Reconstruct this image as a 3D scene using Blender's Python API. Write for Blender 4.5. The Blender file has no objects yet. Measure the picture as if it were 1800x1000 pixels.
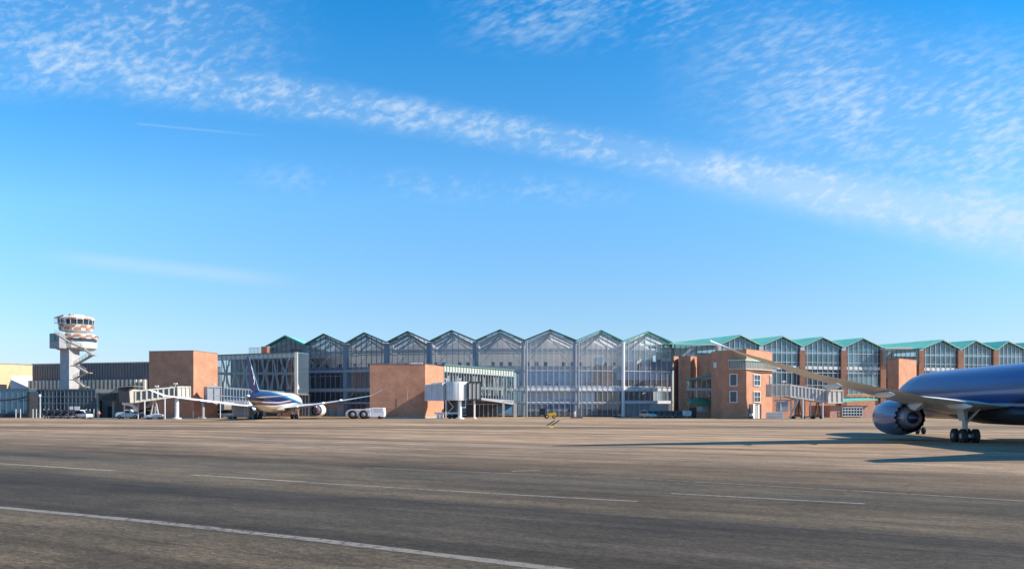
import bpy, bmesh, math, random
from mathutils import Vector, Matrix
random.seed(7)
sc = bpy.context.scene
R = math.radians
# ---------------------------------------------------------------- camera
F, CX, HY, H = 1450.0, 900.0, 712.5, 2.8       # focal length in photo pixels, horizon row, eye height
cam = bpy.data.cameras.new('camera'); camo = bpy.data.objects.new('camera', cam); sc.collection.objects.link(camo)
cam.sensor_width = 36; cam.lens = 36*F/1800; cam.shift_y = (HY-500)/1800
cam.clip_start = .1; cam.clip_end = 8000
camo.location = (0, 0, H); camo.rotation_euler = (R(90), 0, 0); sc.camera = camo
SUN_EL, SUN_AZ = R(34), R(9)                  # azimuth measured from +X towards -Y (to the viewer)
# ---------------------------------------------------------------- world
w = bpy.data.worlds.new('World'); sc.world = w; w.use_nodes = True
nt = w.node_tree; N = nt.nodes; L = nt.links; N.clear()
def mth(op, a, b=None, c=None, clamp=False, T=None):
    T = T or nt
    n = T.nodes.new('ShaderNodeMath'); n.operation = op; n.use_clamp = clamp
    for i, v in enumerate((a, b, c)):
        if v is None: continue
        if isinstance(v, (int, float)): n.inputs[i].default_value = v
        else: T.links.new(v, n.inputs[i])
    return n.outputs[0]
def smooth(v, lo, hi, T=None, o0=0, o1=1):
    T = T or nt
    n = T.nodes.new('ShaderNodeMapRange'); n.interpolation_type = 'SMOOTHSTEP'
    T.links.new(v, n.inputs[0]); n.inputs[1].default_value = lo; n.inputs[2].default_value = hi
    n.inputs[3].default_value = o0; n.inputs[4].default_value = o1
    return n.outputs[0]
sky = N.new('ShaderNodeTexSky'); sky.sky_type = 'NISHITA'; sky.sun_disc = False
sky.sun_elevation = SUN_EL; sky.sun_rotation = R(90)+SUN_AZ
sky.altitude = 0; sky.air_density = 1.0; sky.dust_density = 0.2; sky.ozone_density = 2.2
tc = N.new('ShaderNodeTexCoord'); sep = N.new('ShaderNodeSeparateXYZ'); L.new(tc.outputs['Generated'], sep.inputs[0])
hyp = mth('SQRT', mth('ADD', mth('MULTIPLY', sep.outputs[0], sep.outputs[0]), mth('MULTIPLY', sep.outputs[1], sep.outputs[1])))
ay = mth('MAXIMUM', mth('MAXIMUM', mth('ABSOLUTE', sep.outputs[1]), mth('MULTIPLY', hyp, .8)), .05)
A = mth('DIVIDE', sep.outputs[0], ay); B = mth('DIVIDE', sep.outputs[2], ay)
def noise2(sa, sb, rot, detail=4, rough=.6, off=0.0, dist=0.0):
    c = N.new('ShaderNodeCombineXYZ')
    ca, sn = math.cos(rot), math.sin(rot)
    L.new(mth('MULTIPLY', mth('ADD', mth('MULTIPLY', A, ca), mth('MULTIPLY', B, sn)), sa), c.inputs[0])
    L.new(mth('MULTIPLY', mth('SUBTRACT', mth('MULTIPLY', B, ca), mth('MULTIPLY', A, sn)), sb), c.inputs[1])
    c.inputs[2].default_value = off
    n = N.new('ShaderNodeTexNoise'); n.inputs['Scale'].default_value = 1; n.inputs['Detail'].default_value = detail
    n.inputs['Roughness'].default_value = rough; n.inputs['Distortion'].default_value = dist
    L.new(c.outputs[0], n.inputs['Vector']); return n.outputs['Fac']
def band(c0, c1, s0, s2, soft=1.0):
    d = mth('ABSOLUTE', mth('SUBTRACT', B, mth('ADD', c0, mth('MULTIPLY', A, c1))))
    sg = mth('ADD', s0, mth('MULTIPLY', mth('MULTIPLY', A, A), s2))
    return smooth(mth('DIVIDE', d, sg), 0, 2.2, o0=1, o1=0)
def sigm(v, lo, hi): return smooth(v, lo, hi)
fine = noise2(58, 105, R(16), 5, .55, 3.1, .3)
fine2 = noise2(46, 135, R(20), 5, .55, 8.1, .2)
med = noise2(9, 16, R(-10), 4, .6, 1.7, .2)
coarse = noise2(2.6, 5, R(-8), 3, .6, 5.2)
tex1 = smooth(mth('ADD', mth('MULTIPLY', fine, .6), mth('MULTIPLY', med, .55)), .5, .78)
tex2 = smooth(mth('ADD', mth('MULTIPLY', fine2, .6), mth('MULTIPLY', med, .5)), .46, .78)
b1 = mth('MULTIPLY', band(.330, -.165, .014, .055), mth('ADD', .35, smooth(coarse, .3, .65)), clamp=True)
m1 = mth('MULTIPLY', b1, mth('ADD', .14, mth('MULTIPLY', tex1, .58)))
# broad veil along the lower right end of the band
veil = mth('MULTIPLY', band(.318, -.165, .016, .035), sigm(A, .08, .42))
m1 = mth('ADD', m1, mth('MULTIPLY', veil, mth('ADD', .42, mth('MULTIPLY', tex1, .3))))
# upper right field
b2 = mth('MULTIPLY', band(.475, -.255, .068, .03), sigm(A, .14, .40))
m2 = mth('MULTIPLY', b2, mth('ADD', .14, mth('MULTIPLY', tex2, .62)))
# top middle wisps and upper left field
b3 = mth('MULTIPLY', mth('MULTIPLY', sigm(B, .41, .47), sigm(A, -.12, .02)), smooth(A, .18, .34, o0=1, o1=0))
m3 = mth('MULTIPLY', b3, mth('MULTIPLY', tex2, .42))
b4 = mth('MULTIPLY', mth('MULTIPLY', sigm(B, .36, .43), smooth(A, -.44, -.2, o0=1, o1=0)), sigm(coarse, .25, .6))
m4 = mth('MULTIPLY', b4, mth('ADD', .12, mth('MULTIPLY', tex1, .5)))
# faint streak low on the left, short contrail
b5 = mth('MULTIPLY', mth('MULTIPLY', band(.122, -.105, .0065, .0), sigm(A, -.6, -.48)), smooth(A, -.36, -.23, o0=1, o1=0))
m5 = mth('MULTIPLY', b5, .3)
b6 = mth('MULTIPLY', mth('MULTIPLY', band(.298, -.095, .0011, .0), sigm(A, -.46, -.45)), smooth(A, -.38, -.27, o0=1, o1=0))
m6 = mth('MULTIPLY', b6, .14)
b7 = mth('MULTIPLY', mth('MULTIPLY', band(.262, -.05, .012, .0), sigm(A, -.4, -.2)), smooth(A, .02, .2, o0=1, o1=0))
m7 = mth('MULTIPLY', b7, mth('MULTIPLY', tex1, .3))
cm = m1
for m_ in (m2, m3, m4, m5, m6, m7): cm = mth('MAXIMUM', cm, m_)
cm = mth('MULTIPLY', cm, sigm(sep.outputs[1], -.1, .35), clamp=True)
cm = mth('MINIMUM', cm, .8)
hsv = N.new('ShaderNodeHueSaturation'); hsv.inputs['Saturation'].default_value = 1.25; hsv.inputs['Value'].default_value = 1.0
hsv.inputs['Hue'].default_value = .49
L.new(sky.outputs[0], hsv.inputs['Color'])
gr_ = N.new('ShaderNodeValToRGB'); L.new(mth('MULTIPLY', B, 1.8), gr_.inputs[0]); ge = gr_.color_ramp.elements   # clear-air tint by elevation
ge[0].position = 0; ge[0].color = (.44, .50, .74, 1); ge[1].position = .9; ge[1].color = (.2, .84, 1.12, 1)
for p_, c_ in ((.24, (.66, .72, .86, 1)), (.45, (.78, .93, 1.07, 1))): q_ = ge.new(p_); q_.color = c_
tint = N.new('ShaderNodeMix'); tint.data_type = 'RGBA'; tint.blend_type = 'MULTIPLY'; tint.inputs[0].default_value = 1
L.new(hsv.outputs[0], tint.inputs[6]); L.new(gr_.outputs[0], tint.inputs[7])
mx = N.new('ShaderNodeMix'); mx.data_type = 'RGBA'
L.new(cm, mx.inputs[0]); L.new(tint.outputs[2], mx.inputs[6]); mx.inputs[7].default_value = (3.3, 4.1, 4.9, 1)
bg = N.new('ShaderNodeBackground'); bg.inputs[1].default_value = .125
L.new(mx.outputs[2], bg.inputs[0])
wo = N.new('ShaderNodeOutputWorld'); L.new(bg.outputs[0], wo.inputs[0])
# ---------------------------------------------------------------- sun
sl = bpy.data.lights.new('sun', 'SUN'); sl.energy = 4.6; sl.angle = R(.5); sl.color = (1, .9, .76)
so = bpy.data.objects.new('sun', sl); sc.collection.objects.link(so)
sd = Vector((math.cos(SUN_EL)*math.cos(SUN_AZ), -math.cos(SUN_EL)*math.sin(SUN_AZ), math.sin(SUN_EL)))
so.rotation_euler = sd.to_track_quat('Z', 'Y').to_euler(); so.location = (200, 0, 150)
vs = sc.view_settings; vs.view_transform = 'Standard'; vs.look = 'None'; vs.exposure = 0.7; vs.gamma = 1
# ================================================================ helpers
def gx(px, Y): return (px-CX)/F*Y
def gz(py, Y): return H+(HY-py)/F*Y
def G(px, Y): return (gx(px, Y), Y)
COL = sc.collection
def tag(o, label=None, cat=None, group=None, kind=None):
    if label: o['label'] = label
    if cat: o['category'] = cat
    if group: o['group'] = group
    if kind: o['kind'] = kind
    return o
def thing(name, label, cat, loc=(0, 0, 0), group=None):
    o = bpy.data.objects.new(name, None); COL.objects.link(o); o.location = loc
    o.empty_display_size = .5
    return tag(o, label, cat, group)
def root_off(p):
    v = Vector((0, 0, 0))
    while p is not None: v += p.location; p = p.parent
    return v
class MB:
    def __init__(s): s.v = []; s.f = []; s.mi = []; s.cur = 0
    def add(s, vs_, fs):
        b = len(s.v); s.v += [tuple(v) for v in vs_]
        for f in fs: s.f.append([b+i for i in f]); s.mi.append(s.cur)
        return s
    def hexa(s, p):          # p: 4 bottom (ccw from above), 4 top
        return s.add(p, [(3, 2, 1, 0), (4, 5, 6, 7), (0, 1, 5, 4), (1, 2, 6, 5), (2, 3, 7, 6), (3, 0, 4, 7)])
    def box(s, x0, x1, y0, y1, z0, z1):
        return s.hexa([(x0, y0, z0), (x1, y0, z0), (x1, y1, z0), (x0, y1, z0), (x0, y0, z1), (x1, y0, z1), (x1, y1, z1), (x0, y1, z1)])
    def prism(s, poly, z0, z1):
        n = len(poly); t = z1 if isinstance(z1, (list, tuple)) else [z1]*n; b = z0 if isinstance(z0, (list, tuple)) else [z0]*n
        return s.add([(x, y, b[i]) for i, (x, y) in enumerate(poly)]+[(x, y, t[i]) for i, (x, y) in enumerate(poly)],
                     [tuple(range(n))[::-1], tuple(range(n, 2*n))]+[(i, (i+1) % n, n+(i+1) % n, n+i) for i in range(n)])
    def wall(s, P, Q, th, z0, z1, off=0):      # P->Q seen left to right, thickness goes away from the viewer
        dx, dy = Q[0]-P[0], Q[1]-P[1]; l = math.hypot(dx, dy) or 1; nx, ny = -dy/l, dx/l
        a = (P[0]+nx*off, P[1]+ny*off); b = (Q[0]+nx*off, Q[1]+ny*off)
        za = z0 if isinstance(z0, (list, tuple)) else (z0, z0); zb = z1 if isinstance(z1, (list, tuple)) else (z1, z1)
        c = (b[0]+nx*th, b[1]+ny*th); d = (a[0]+nx*th, a[1]+ny*th)
        return s.hexa([(*a, za[0]), (*b, za[1]), (*c, za[1]), (*d, za[0]), (*a, zb[0]), (*b, zb[1]), (*c, zb[1]), (*d, zb[0])])
    def bar(s, a, b, w, h=None, up=(0, 0, 1)):
        h = h or w; a = Vector(a); b = Vector(b); d = (b-a)
        if d.length < 1e-6: return s
        d.normalize(); u = Vector(up)
        if abs(d.dot(u)) > .99: u = Vector((0, 1, 0))
        r = d.cross(u).normalized()*w/2; t = r.cross(d).normalized()*h/2
        return s.hexa([a-r-t, a+r-t, b+r-t, b-r-t, a-r+t, a+r+t, b+r+t, b-r+t])
    def loft(s, rings, cap=True, closed=True):
        n = len(rings[0]); b = len(s.v)
        vs_ = [p for r in rings for p in r]; fs = []
        for i in range(len(rings)-1):
            for j in range(n if closed else n-1):
                k = (j+1) % n; fs.append((i*n+j, i*n+k, (i+1)*n+k, (i+1)*n+j))
        if cap: fs.append(tuple(range(n))[::-1]); fs.append(tuple((len(rings)-1)*n+j for j in range(n)))
        return s.add(vs_, fs)
    def tube(s, pts, rad, n=10, cap=True):
        pts = [Vector(p) for p in pts]; rs = rad if isinstance(rad, (list, tuple)) else [rad]*len(pts); rings = []
        for i, p in enumerate(pts):
            d = (pts[min(i+1, len(pts)-1)]-pts[max(i-1, 0)]).normalized()
            u = Vector((0, 0, 1)) if abs(d.z) < .95 else Vector((0, 1, 0))
            r = d.cross(u).normalized(); t = r.cross(d).normalized()
            rings.append([p+(r*math.cos(2*math.pi*k/n)+t*math.sin(2*math.pi*k/n))*rs[i] for k in range(n)])
        return s.loft(rings, cap)
    def wheel(s, c, r, wd, axis='x', n=18):
        c = Vector(c); rings = []
        for o, q in ((-.5, .8), (-.36, 1), (.36, 1), (.5, .8)):
            ring = []
            for k in range(n):
                a = 2*math.pi*k/n
                if axis == 'x': ring.append(c+Vector((o*wd, r*q*math.cos(a), r*q*math.sin(a))))
                else: ring.append(c+Vector((r*q*math.cos(a), o*wd, r*q*math.sin(a))))
            rings.append(ring)
        return s.loft(rings)
    def build(s, name, mat, parent=None, smooth=False, bevel=0, label=None):
        off = root_off(parent); me = bpy.data.meshes.new(name)
        if parent is None:
            xs = [v[0] for v in s.v]; ys = [v[1] for v in s.v]; zs = [v[2] for v in s.v]
            off = Vector(((min(xs)+max(xs))/2, (min(ys)+max(ys))/2, min(zs)))
        me.from_pydata([tuple(Vector(v)-off) for v in s.v], [], s.f)
        for m_ in (mat if isinstance(mat, (list, tuple)) else [mat]): me.materials.append(m_)
        for p, mi in zip(me.polygons, s.mi): p.material_index = mi
        bm = bmesh.new(); bm.from_mesh(me); bmesh.ops.recalc_face_normals(bm, faces=bm.faces); bm.to_mesh(me); bm.free()
        if smooth:
            for p in me.polygons: p.use_smooth = True
            me.set_sharp_from_angle(angle=R(40))
        o = bpy.data.objects.new(name, me); COL.objects.link(o)
        if parent is None: o.location = off
        else: o.parent = parent
        if bevel:
            b = o.modifiers.new('bevel', 'BEVEL'); b.width = bevel; b.segments = 2; b.limit_method = 'ANGLE'
        if label: o['label'] = label
        return o
def copy_tree(o, parent=None, loc=None, rz=None, label=None):
    c = o.copy(); COL.objects.link(c)
    if parent is not None: c.parent = parent
    if loc is not None: c.location = loc
    if rz is not None: c.rotation_euler = (0, 0, rz)
    if label: c['label'] = label
    for ch in list(o.children): copy_tree(ch, c)
    return c
# ---------------------------------------------------------------- materials
MATS = {}
def pm(name, col, rough=.6, metal=0, var=.12, scale=.6, bump=0, spec=None, coat=0):
    if name in MATS: return MATS[name]
    m = bpy.data.materials.new(name); m.use_nodes = True; T = m.node_tree; b = T.nodes['Principled BSDF']
    b.inputs['Roughness'].default_value = rough; b.inputs['Metallic'].default_value = metal
    if coat: b.inputs['Coat Weight'].default_value = coat
    if spec is not None: b.inputs['Specular IOR Level'].default_value = spec
    tcn = T.nodes.new('ShaderNodeTexCoord'); nz = T.nodes.new('ShaderNodeTexNoise')
    nz.inputs['Scale'].default_value = scale; nz.inputs['Detail'].default_value = 6; nz.inputs['Roughness'].default_value = .65
    T.links.new(tcn.outputs['Object'], nz.inputs['Vector'])
    mr = T.nodes.new('ShaderNodeMapRange'); T.links.new(nz.outputs['Fac'], mr.inputs[0])
    mr.inputs[1].default_value = .3; mr.inputs[2].default_value = .7; mr.inputs[3].default_value = 1-var; mr.inputs[4].default_value = 1+var
    vm = T.nodes.new('ShaderNodeVectorMath'); vm.operation = 'SCALE'; vm.inputs[0].default_value = col[:3]
    T.links.new(mr.outputs[0], vm.inputs['Scale']); T.links.new(vm.outputs[0], b.inputs['Base Color'])
    if bump:
        bp = T.nodes.new('ShaderNodeBump'); bp.inputs['Strength'].default_value = bump; T.links.new(nz.outputs['Fac'], bp.inputs['Height'])
        T.links.new(bp.outputs[0], b.inputs['Normal'])
    MATS[name] = m; return m
def brick_mat(name, c1, c2):
    m = bpy.data.materials.new(name); m.use_nodes = True; T = m.node_tree; b = T.nodes['Principled BSDF']
    b.inputs['Roughness'].default_value = .88
    g = T.nodes.new('ShaderNodeTexCoord'); sp = T.nodes.new('ShaderNodeSeparateXYZ'); T.links.new(g.outputs['Object'], sp.inputs[0])
    cb = T.nodes.new('ShaderNodeCombineXYZ')
    T.links.new(mth('ADD', sp.outputs[0], mth('MULTIPLY', sp.outputs[1], .7, T=T), T=T), cb.inputs[0]); T.links.new(sp.outputs[2], cb.inputs[1])
    br = T.nodes.new('ShaderNodeTexBrick'); T.links.new(cb.outputs[0], br.inputs['Vector'])
    br.inputs['Scale'].default_value = 1; br.inputs['Brick Width'].default_value = .5; br.inputs['Row Height'].default_value = .16
    br.inputs['Mortar Size'].default_value = .014; br.inputs['Color1'].default_value = (*c1, 1); br.inputs['Color2'].default_value = (*c2, 1)
    br.inputs['Mortar'].default_value = (c1[0]*.95+.05, c1[1]*.95+.07, c1[2]*.95+.07, 1); br.inputs['Bias'].default_value = -.1
    nz = T.nodes.new('ShaderNodeTexNoise'); nz.inputs['Scale'].default_value = .45; nz.inputs['Detail'].default_value = 7; nz.inputs['Roughness'].default_value = .7
    T.links.new(g.outputs['Object'], nz.inputs['Vector'])
    s_ = smooth(nz.outputs['Fac'], .3, .7, T=T, o0=.84, o1=1.14)
    vm = T.nodes.new('ShaderNodeVectorMath'); vm.operation = 'SCALE'; T.links.new(br.outputs['Color'], vm.inputs[0]); T.links.new(s_, vm.inputs['Scale'])
    T.links.new(vm.outputs[0], b.inputs['Base Color']); MATS[name] = m; return m
def glass_mat(name, tint, refl_col, base, gl_rough=.02, solid=0.0, solid_col=(.05, .08, .1)):
    """thin architectural glass: see-through part, mirror part, and optionally an opaque diffuse part"""
    m = bpy.data.materials.new(name); m.use_nodes = True; T = m.node_tree; T.nodes.clear()
    tr = T.nodes.new('ShaderNodeBsdfTransparent'); tr.inputs[0].default_value = (*tint, 1)
    gl = T.nodes.new('ShaderNodeBsdfGlossy'); gl.inputs[0].default_value = (*refl_col, 1); gl.inputs['Roughness'].default_value = gl_rough
    df = T.nodes.new('ShaderNodeBsdfDiffuse'); df.inputs[0].default_value = (*solid_col, 1)
    geo = T.nodes.new('ShaderNodeTexCoord'); nz = T.nodes.new('ShaderNodeTexNoise'); nz.inputs['Scale'].default_value = .5
    nz.inputs['Detail'].default_value = 2; T.links.new(geo.outputs['Object'], nz.inputs['Vector'])
    bp = T.nodes.new('ShaderNodeBump'); bp.inputs['Strength'].default_value = .02; bp.inputs['Distance'].default_value = .3
    T.links.new(nz.outputs['Fac'], bp.inputs['Height']); T.links.new(bp.outputs[0], gl.inputs['Normal'])
    lw = T.nodes.new('ShaderNodeLayerWeight'); lw.inputs[0].default_value = .5
    fac = mth('ADD', base, mth('MULTIPLY', mth('POWER', lw.outputs['Facing'], 4.0, T=T), .8, T=T), T=T, clamp=True)
    m0 = T.nodes.new('ShaderNodeMixShader'); m0.inputs[0].default_value = solid; T.links.new(tr.outputs[0], m0.inputs[1]); T.links.new(df.outputs[0], m0.inputs[2])
    m1_ = T.nodes.new('ShaderNodeMixShader'); T.links.new(fac, m1_.inputs[0]); T.links.new(m0.outputs[0], m1_.inputs[1]); T.links.new(gl.outputs[0], m1_.inputs[2])
    o = T.nodes.new('ShaderNodeOutputMaterial'); T.links.new(m1_.outputs[0], o.inputs[0]); MATS[name] = m; return m
brick = brick_mat('brick', (.50, .235, .135), (.42, .185, .105))
brick_d = brick_mat('brick_dark', (.30, .12, .08), (.24, .095, .065))
glass_hall = glass_mat('hall_glass', (.90, .94, .98), (.8, .92, 1), .08, solid=.13, solid_col=(.50, .54, .62))  # diffuse share paints a pale haze over the hall panes
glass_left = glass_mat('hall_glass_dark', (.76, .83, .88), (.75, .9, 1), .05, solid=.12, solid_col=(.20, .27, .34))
def translucent(name, col):
    m = bpy.data.materials.new(name); m.use_nodes = True; T = m.node_tree; T.nodes.clear()
    a = T.nodes.new('ShaderNodeBsdfTranslucent'); a.inputs[0].default_value = (*col, 1); b = T.nodes.new('ShaderNodeBsdfDiffuse'); b.inputs[0].default_value = (.7, .68, .64, 1)
    g = T.nodes.new('ShaderNodeTexCoord'); wv = T.nodes.new('ShaderNodeTexNoise'); wv.inputs['Scale'].default_value = .3; T.links.new(g.outputs['Object'], wv.inputs['Vector'])
    x = T.nodes.new('ShaderNodeMixShader'); T.links.new(smooth(wv.outputs['Fac'], .3, .7, T=T, o0=.45, o1=.55), x.inputs[0]); T.links.new(a.outputs[0], x.inputs[1]); T.links.new(b.outputs[0], x.inputs[2])
    o = T.nodes.new('ShaderNodeOutputMaterial'); T.links.new(x.outputs[0], o.inputs[0]); return m
fill_roof = translucent('fill_roof_membrane', (.86, .78, .70))  # for the translucent roof added to brighten the hall inside
frost = glass_mat('frosted_glass', (.9, .9, .9), (1, 1, 1), .04, solid=.1, solid_col=(.7, .7, .7))
glass_walk = glass_mat('walkway_glass', (.76, .81, .84), (.8, .92, 1), .05, solid=.05)
glass_old = glass_mat('tinted_glass', (.33, .45, .50), (.55, .8, .9), .10, solid=.62, solid_col=(.10, .17, .21))
glass_dark = glass_mat('dark_glass', (.3, .35, .4), (.6, .8, .95), .06, solid=.92, solid_col=(.03, .055, .075))
glass_blue = glass_mat('blue_glass', (.3, .5, .6), (.5, .8, 1), .14, solid=.95, solid_col=(.03, .13, .22))
glass_far = glass_mat('far_glass', (.62, .78, .9), (.6, .8, 1), .1, solid=.12, solid_col=(.1, .2, .32))
white = pm('white_paint', (.74, .74, .74), .45, var=.06)
white2 = pm('white_metal_panel', (.66, .65, .62), .5, var=.08)
cream = pm('cream_panel', (.60, .57, .48), .55, var=.08)
beige = pm('beige_metal', (.50, .46, .40), .5, var=.1)
grey = pm('grey_paint', (.33, .34, .36), .5, var=.1)
dgrey = pm('dark_grey_cladding', (.105, .115, .135), .55, var=.12)
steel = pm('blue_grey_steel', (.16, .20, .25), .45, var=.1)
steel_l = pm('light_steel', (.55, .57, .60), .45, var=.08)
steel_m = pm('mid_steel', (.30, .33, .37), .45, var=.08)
black = pm('black_rubber', (.018, .018, .02), .75, var=.2)
darkm = pm('dark_metal', (.03, .033, .04), .5, var=.2)
navy = pm('navy_cover', (.010, .013, .024), .8, var=.2)
copper = pm('green_copper', (.17, .56, .41), .55, var=.16, scale=.35)
copper_d = pm('green_grey_edge', (.10, .22, .21), .5, var=.1)
conc = pm('concrete', (.36, .34, .31), .85, var=.14, bump=.1)
ceil_m = pm('ceiling_panel', (.80, .76, .72), .7, var=.04)
ceil_i = pm('interior_wall', (.78, .73, .68), .7, var=.06)
floor_i = pm('interior_floor', (.5, .48, .46), .4, var=.1)
lilac = pm('lilac_parapet', (.50, .47, .52), .6, var=.05)
tan = pm('tan_cladding', (.62, .45, .26), .7, var=.08)
yellow = pm('yellow_paint', (.75, .42, .03), .4, var=.08)
orange = pm('hi_vis_orange', (.8, .25, .05), .6)
redm = pm('red_paint', (.45, .09, .05), .5)
hub = pm('wheel_metal', (.45, .46, .48), .35, .6, var=.1)
wingm = pm('wing_grey', (.72, .72, .71), .38, var=.07)
bare = pm('bare_metal', (.55, .55, .56), .28, .9, var=.06)
# ================================================================ ground
def ground_material():
    m = bpy.data.materials.new('apron_asphalt'); m.use_nodes = True; T = m.node_tree; b = T.nodes['Principled BSDF']
    b.inputs['Roughness'].default_value = .9; b.inputs['Specular IOR Level'].default_value = .25
    g = T.nodes.new('ShaderNodeTexCoord'); mp = T.nodes.new('ShaderNodeMapping'); T.links.new(g.outputs['Object'], mp.inputs[0])
    mp.inputs['Rotation'].default_value = (0, 0, math.atan2(1, 1.793))   # x' runs along the painted lines
    sp = T.nodes.new('ShaderNodeSeparateXYZ'); T.links.new(mp.outputs[0], sp.inputs[0])
    S, D = sp.outputs[0], sp.outputs[1]
    def nz(ss, sdd, det=6, rg=.65, off=0, src=(S, D), dist=0):
        c = T.nodes.new('ShaderNodeCombineXYZ'); T.links.new(mth('MULTIPLY', src[0], ss, T=T), c.inputs[0]); T.links.new(mth('MULTIPLY', src[1], sdd, T=T), c.inputs[1]); c.inputs[2].default_value = off
        n = T.nodes.new('ShaderNodeTexNoise'); n.inputs['Scale'].default_value = 1; n.inputs['Detail'].default_value = det; n.inputs['Roughness'].default_value = rg; n.inputs['Distortion'].default_value = dist
        T.links.new(c.outputs[0], n.inputs['Vector']); return n.outputs['Fac']
    streak = nz(.012, .28, 7, .65, 2.0, dist=.3); blot = nz(.05, .16, 6, .6, 7.0, dist=.5); mid = nz(.35, 1.4, 6, .7, 4.0); fine_ = nz(9, 14, 4, .8, 1.0); grit = nz(38, 38, 3, .7, 9.0)
    sp2 = T.nodes.new('ShaderNodeSeparateXYZ'); T.links.new(g.outputs['Object'], sp2.inputs[0]); X, Y = sp2.outputs[0], sp2.outputs[1]
    wavy = nz(.02, .06, 4, .5, 3.3)
    dd = mth('ADD', D, mth('MULTIPLY', mth('SUBTRACT', wavy, .5, T=T), 1.0, T=T), T=T)
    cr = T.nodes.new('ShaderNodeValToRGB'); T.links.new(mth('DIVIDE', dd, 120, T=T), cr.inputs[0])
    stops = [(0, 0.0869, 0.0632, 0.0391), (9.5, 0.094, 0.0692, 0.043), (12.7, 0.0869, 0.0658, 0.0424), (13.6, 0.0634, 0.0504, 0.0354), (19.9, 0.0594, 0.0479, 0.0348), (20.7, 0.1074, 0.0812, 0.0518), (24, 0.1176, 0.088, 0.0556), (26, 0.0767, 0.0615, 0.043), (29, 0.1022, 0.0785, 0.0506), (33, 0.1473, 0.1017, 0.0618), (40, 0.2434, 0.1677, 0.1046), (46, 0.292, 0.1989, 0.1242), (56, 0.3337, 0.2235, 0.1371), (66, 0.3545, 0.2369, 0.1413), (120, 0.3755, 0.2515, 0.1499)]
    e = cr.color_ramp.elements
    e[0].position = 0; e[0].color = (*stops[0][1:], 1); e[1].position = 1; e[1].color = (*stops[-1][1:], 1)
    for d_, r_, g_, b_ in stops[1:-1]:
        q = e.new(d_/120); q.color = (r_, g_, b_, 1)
    v = mth('MULTIPLY', smooth(streak, .34, .66, T=T, o0=.62, o1=1.25), smooth(blot, .34, .66, T=T, o0=.8, o1=1.16), T=T)
    v = mth('MULTIPLY', v, smooth(mid, .32, .68, T=T, o0=.82, o1=1.16), T=T)
    skid = smooth(nz(.006, 1.5, 3, .5, 21.0, dist=.15), .60, .72, T=T); v = mth('MULTIPLY', v, mth('SUBTRACT', 1, mth('MULTIPLY', skid, .28, T=T), T=T), T=T)
    skid2 = smooth(nz(.010, 2.2, 3, .5, 33.0, dist=.15), .62, .70, T=T); v = mth('MULTIPLY', v, mth('ADD', 1, mth('MULTIPLY', skid2, .22, T=T), T=T), T=T)
    patch = smooth(nz(.11, .35, 2, .4, 41.0), .60, .62, T=T); v = mth('MULTIPLY', v, mth('SUBTRACT', 1, mth('MULTIPLY', patch, .10, T=T), T=T), T=T)
    jd = mth('ABSOLUTE', mth('SUBTRACT', mth('MODULO', mth('ADD', D, 600, T=T), 7.5, T=T), 3.75, T=T), T=T)
    v = mth('MULTIPLY', v, smooth(jd, .02, .06, T=T, o0=.72, o1=1), T=T)
    worn_ = nz(.22, .5, 9, .78, 51.0, dist=.6); v = mth('MULTIPLY', v, smooth(worn_, .40, .60, T=T, o0=.84, o1=1.13), T=T)
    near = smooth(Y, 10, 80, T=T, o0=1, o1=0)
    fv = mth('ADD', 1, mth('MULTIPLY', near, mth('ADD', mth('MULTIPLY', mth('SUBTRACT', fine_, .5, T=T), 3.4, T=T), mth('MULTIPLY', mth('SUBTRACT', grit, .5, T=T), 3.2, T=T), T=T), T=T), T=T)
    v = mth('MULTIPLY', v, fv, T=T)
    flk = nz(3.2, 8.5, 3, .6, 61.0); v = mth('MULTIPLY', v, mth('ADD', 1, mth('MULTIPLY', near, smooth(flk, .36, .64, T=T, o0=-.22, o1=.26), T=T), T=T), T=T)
    # pale stone chips
    chips = mth('MULTIPLY', smooth(fine_, .66, .74, T=T), near, T=T)
    # dark asphalt strips crossing far out (old joints and resurfaced lanes)
    nn = mth('MULTIPLY', mth('SUBTRACT', nz(.03, .03, 3, .6, 5.0, src=(X, Y)), .5, T=T), 10, T=T)
    yy = mth('ADD', Y, nn, T=T)
    def strip(c, wd, fac): 
        return mth('SUBTRACT', 1, mth('MULTIPLY', smooth(mth('ABSOLUTE', mth('SUBTRACT', yy, c, T=T), T=T), wd, wd*1.5, T=T, o0=1, o1=0), fac, T=T), T=T)
    v = mth('MULTIPLY', v, strip(104, 5.5, .42), T=T); v = mth('MULTIPLY', v, strip(141, 5, .2), T=T); v = mth('MULTIPLY', v, strip(79, 1.6, .16), T=T)
    # cracks
    ck = T.nodes.new('ShaderNodeTexVoronoi'); ck.feature = 'DISTANCE_TO_EDGE'; ck.inputs['Scale'].default_value = .13
    cbn = T.nodes.new('ShaderNodeCombineXYZ'); wx = mth('MULTIPLY', mth('SUBTRACT', nz(.9, .9, 5, .7, 6.0, src=(X, Y)), .5, T=T), 5, T=T)
    T.links.new(mth('ADD', X, wx, T=T), cbn.inputs[0]); T.links.new(mth('ADD', mth('MULTIPLY', Y, .8, T=T), wx, T=T), cbn.inputs[1]); T.links.new(cbn.outputs[0], ck.inputs['Vector'])
    crack = mth('MULTIPLY', smooth(ck.outputs['Distance'], .0, .006, T=T, o0=1, o1=0), smooth(nz(.08, .3, 4, .6, 11.0), .52, .6, T=T), T=T)
    v = mth('MULTIPLY', v, mth('SUBTRACT', 1, mth('MULTIPLY', crack, .55, T=T), T=T), T=T)
    vm = T.nodes.new('ShaderNodeVectorMath'); vm.operation = 'SCALE'; T.links.new(cr.outputs[0], vm.inputs[0]); T.links.new(v, vm.inputs['Scale'])
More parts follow.
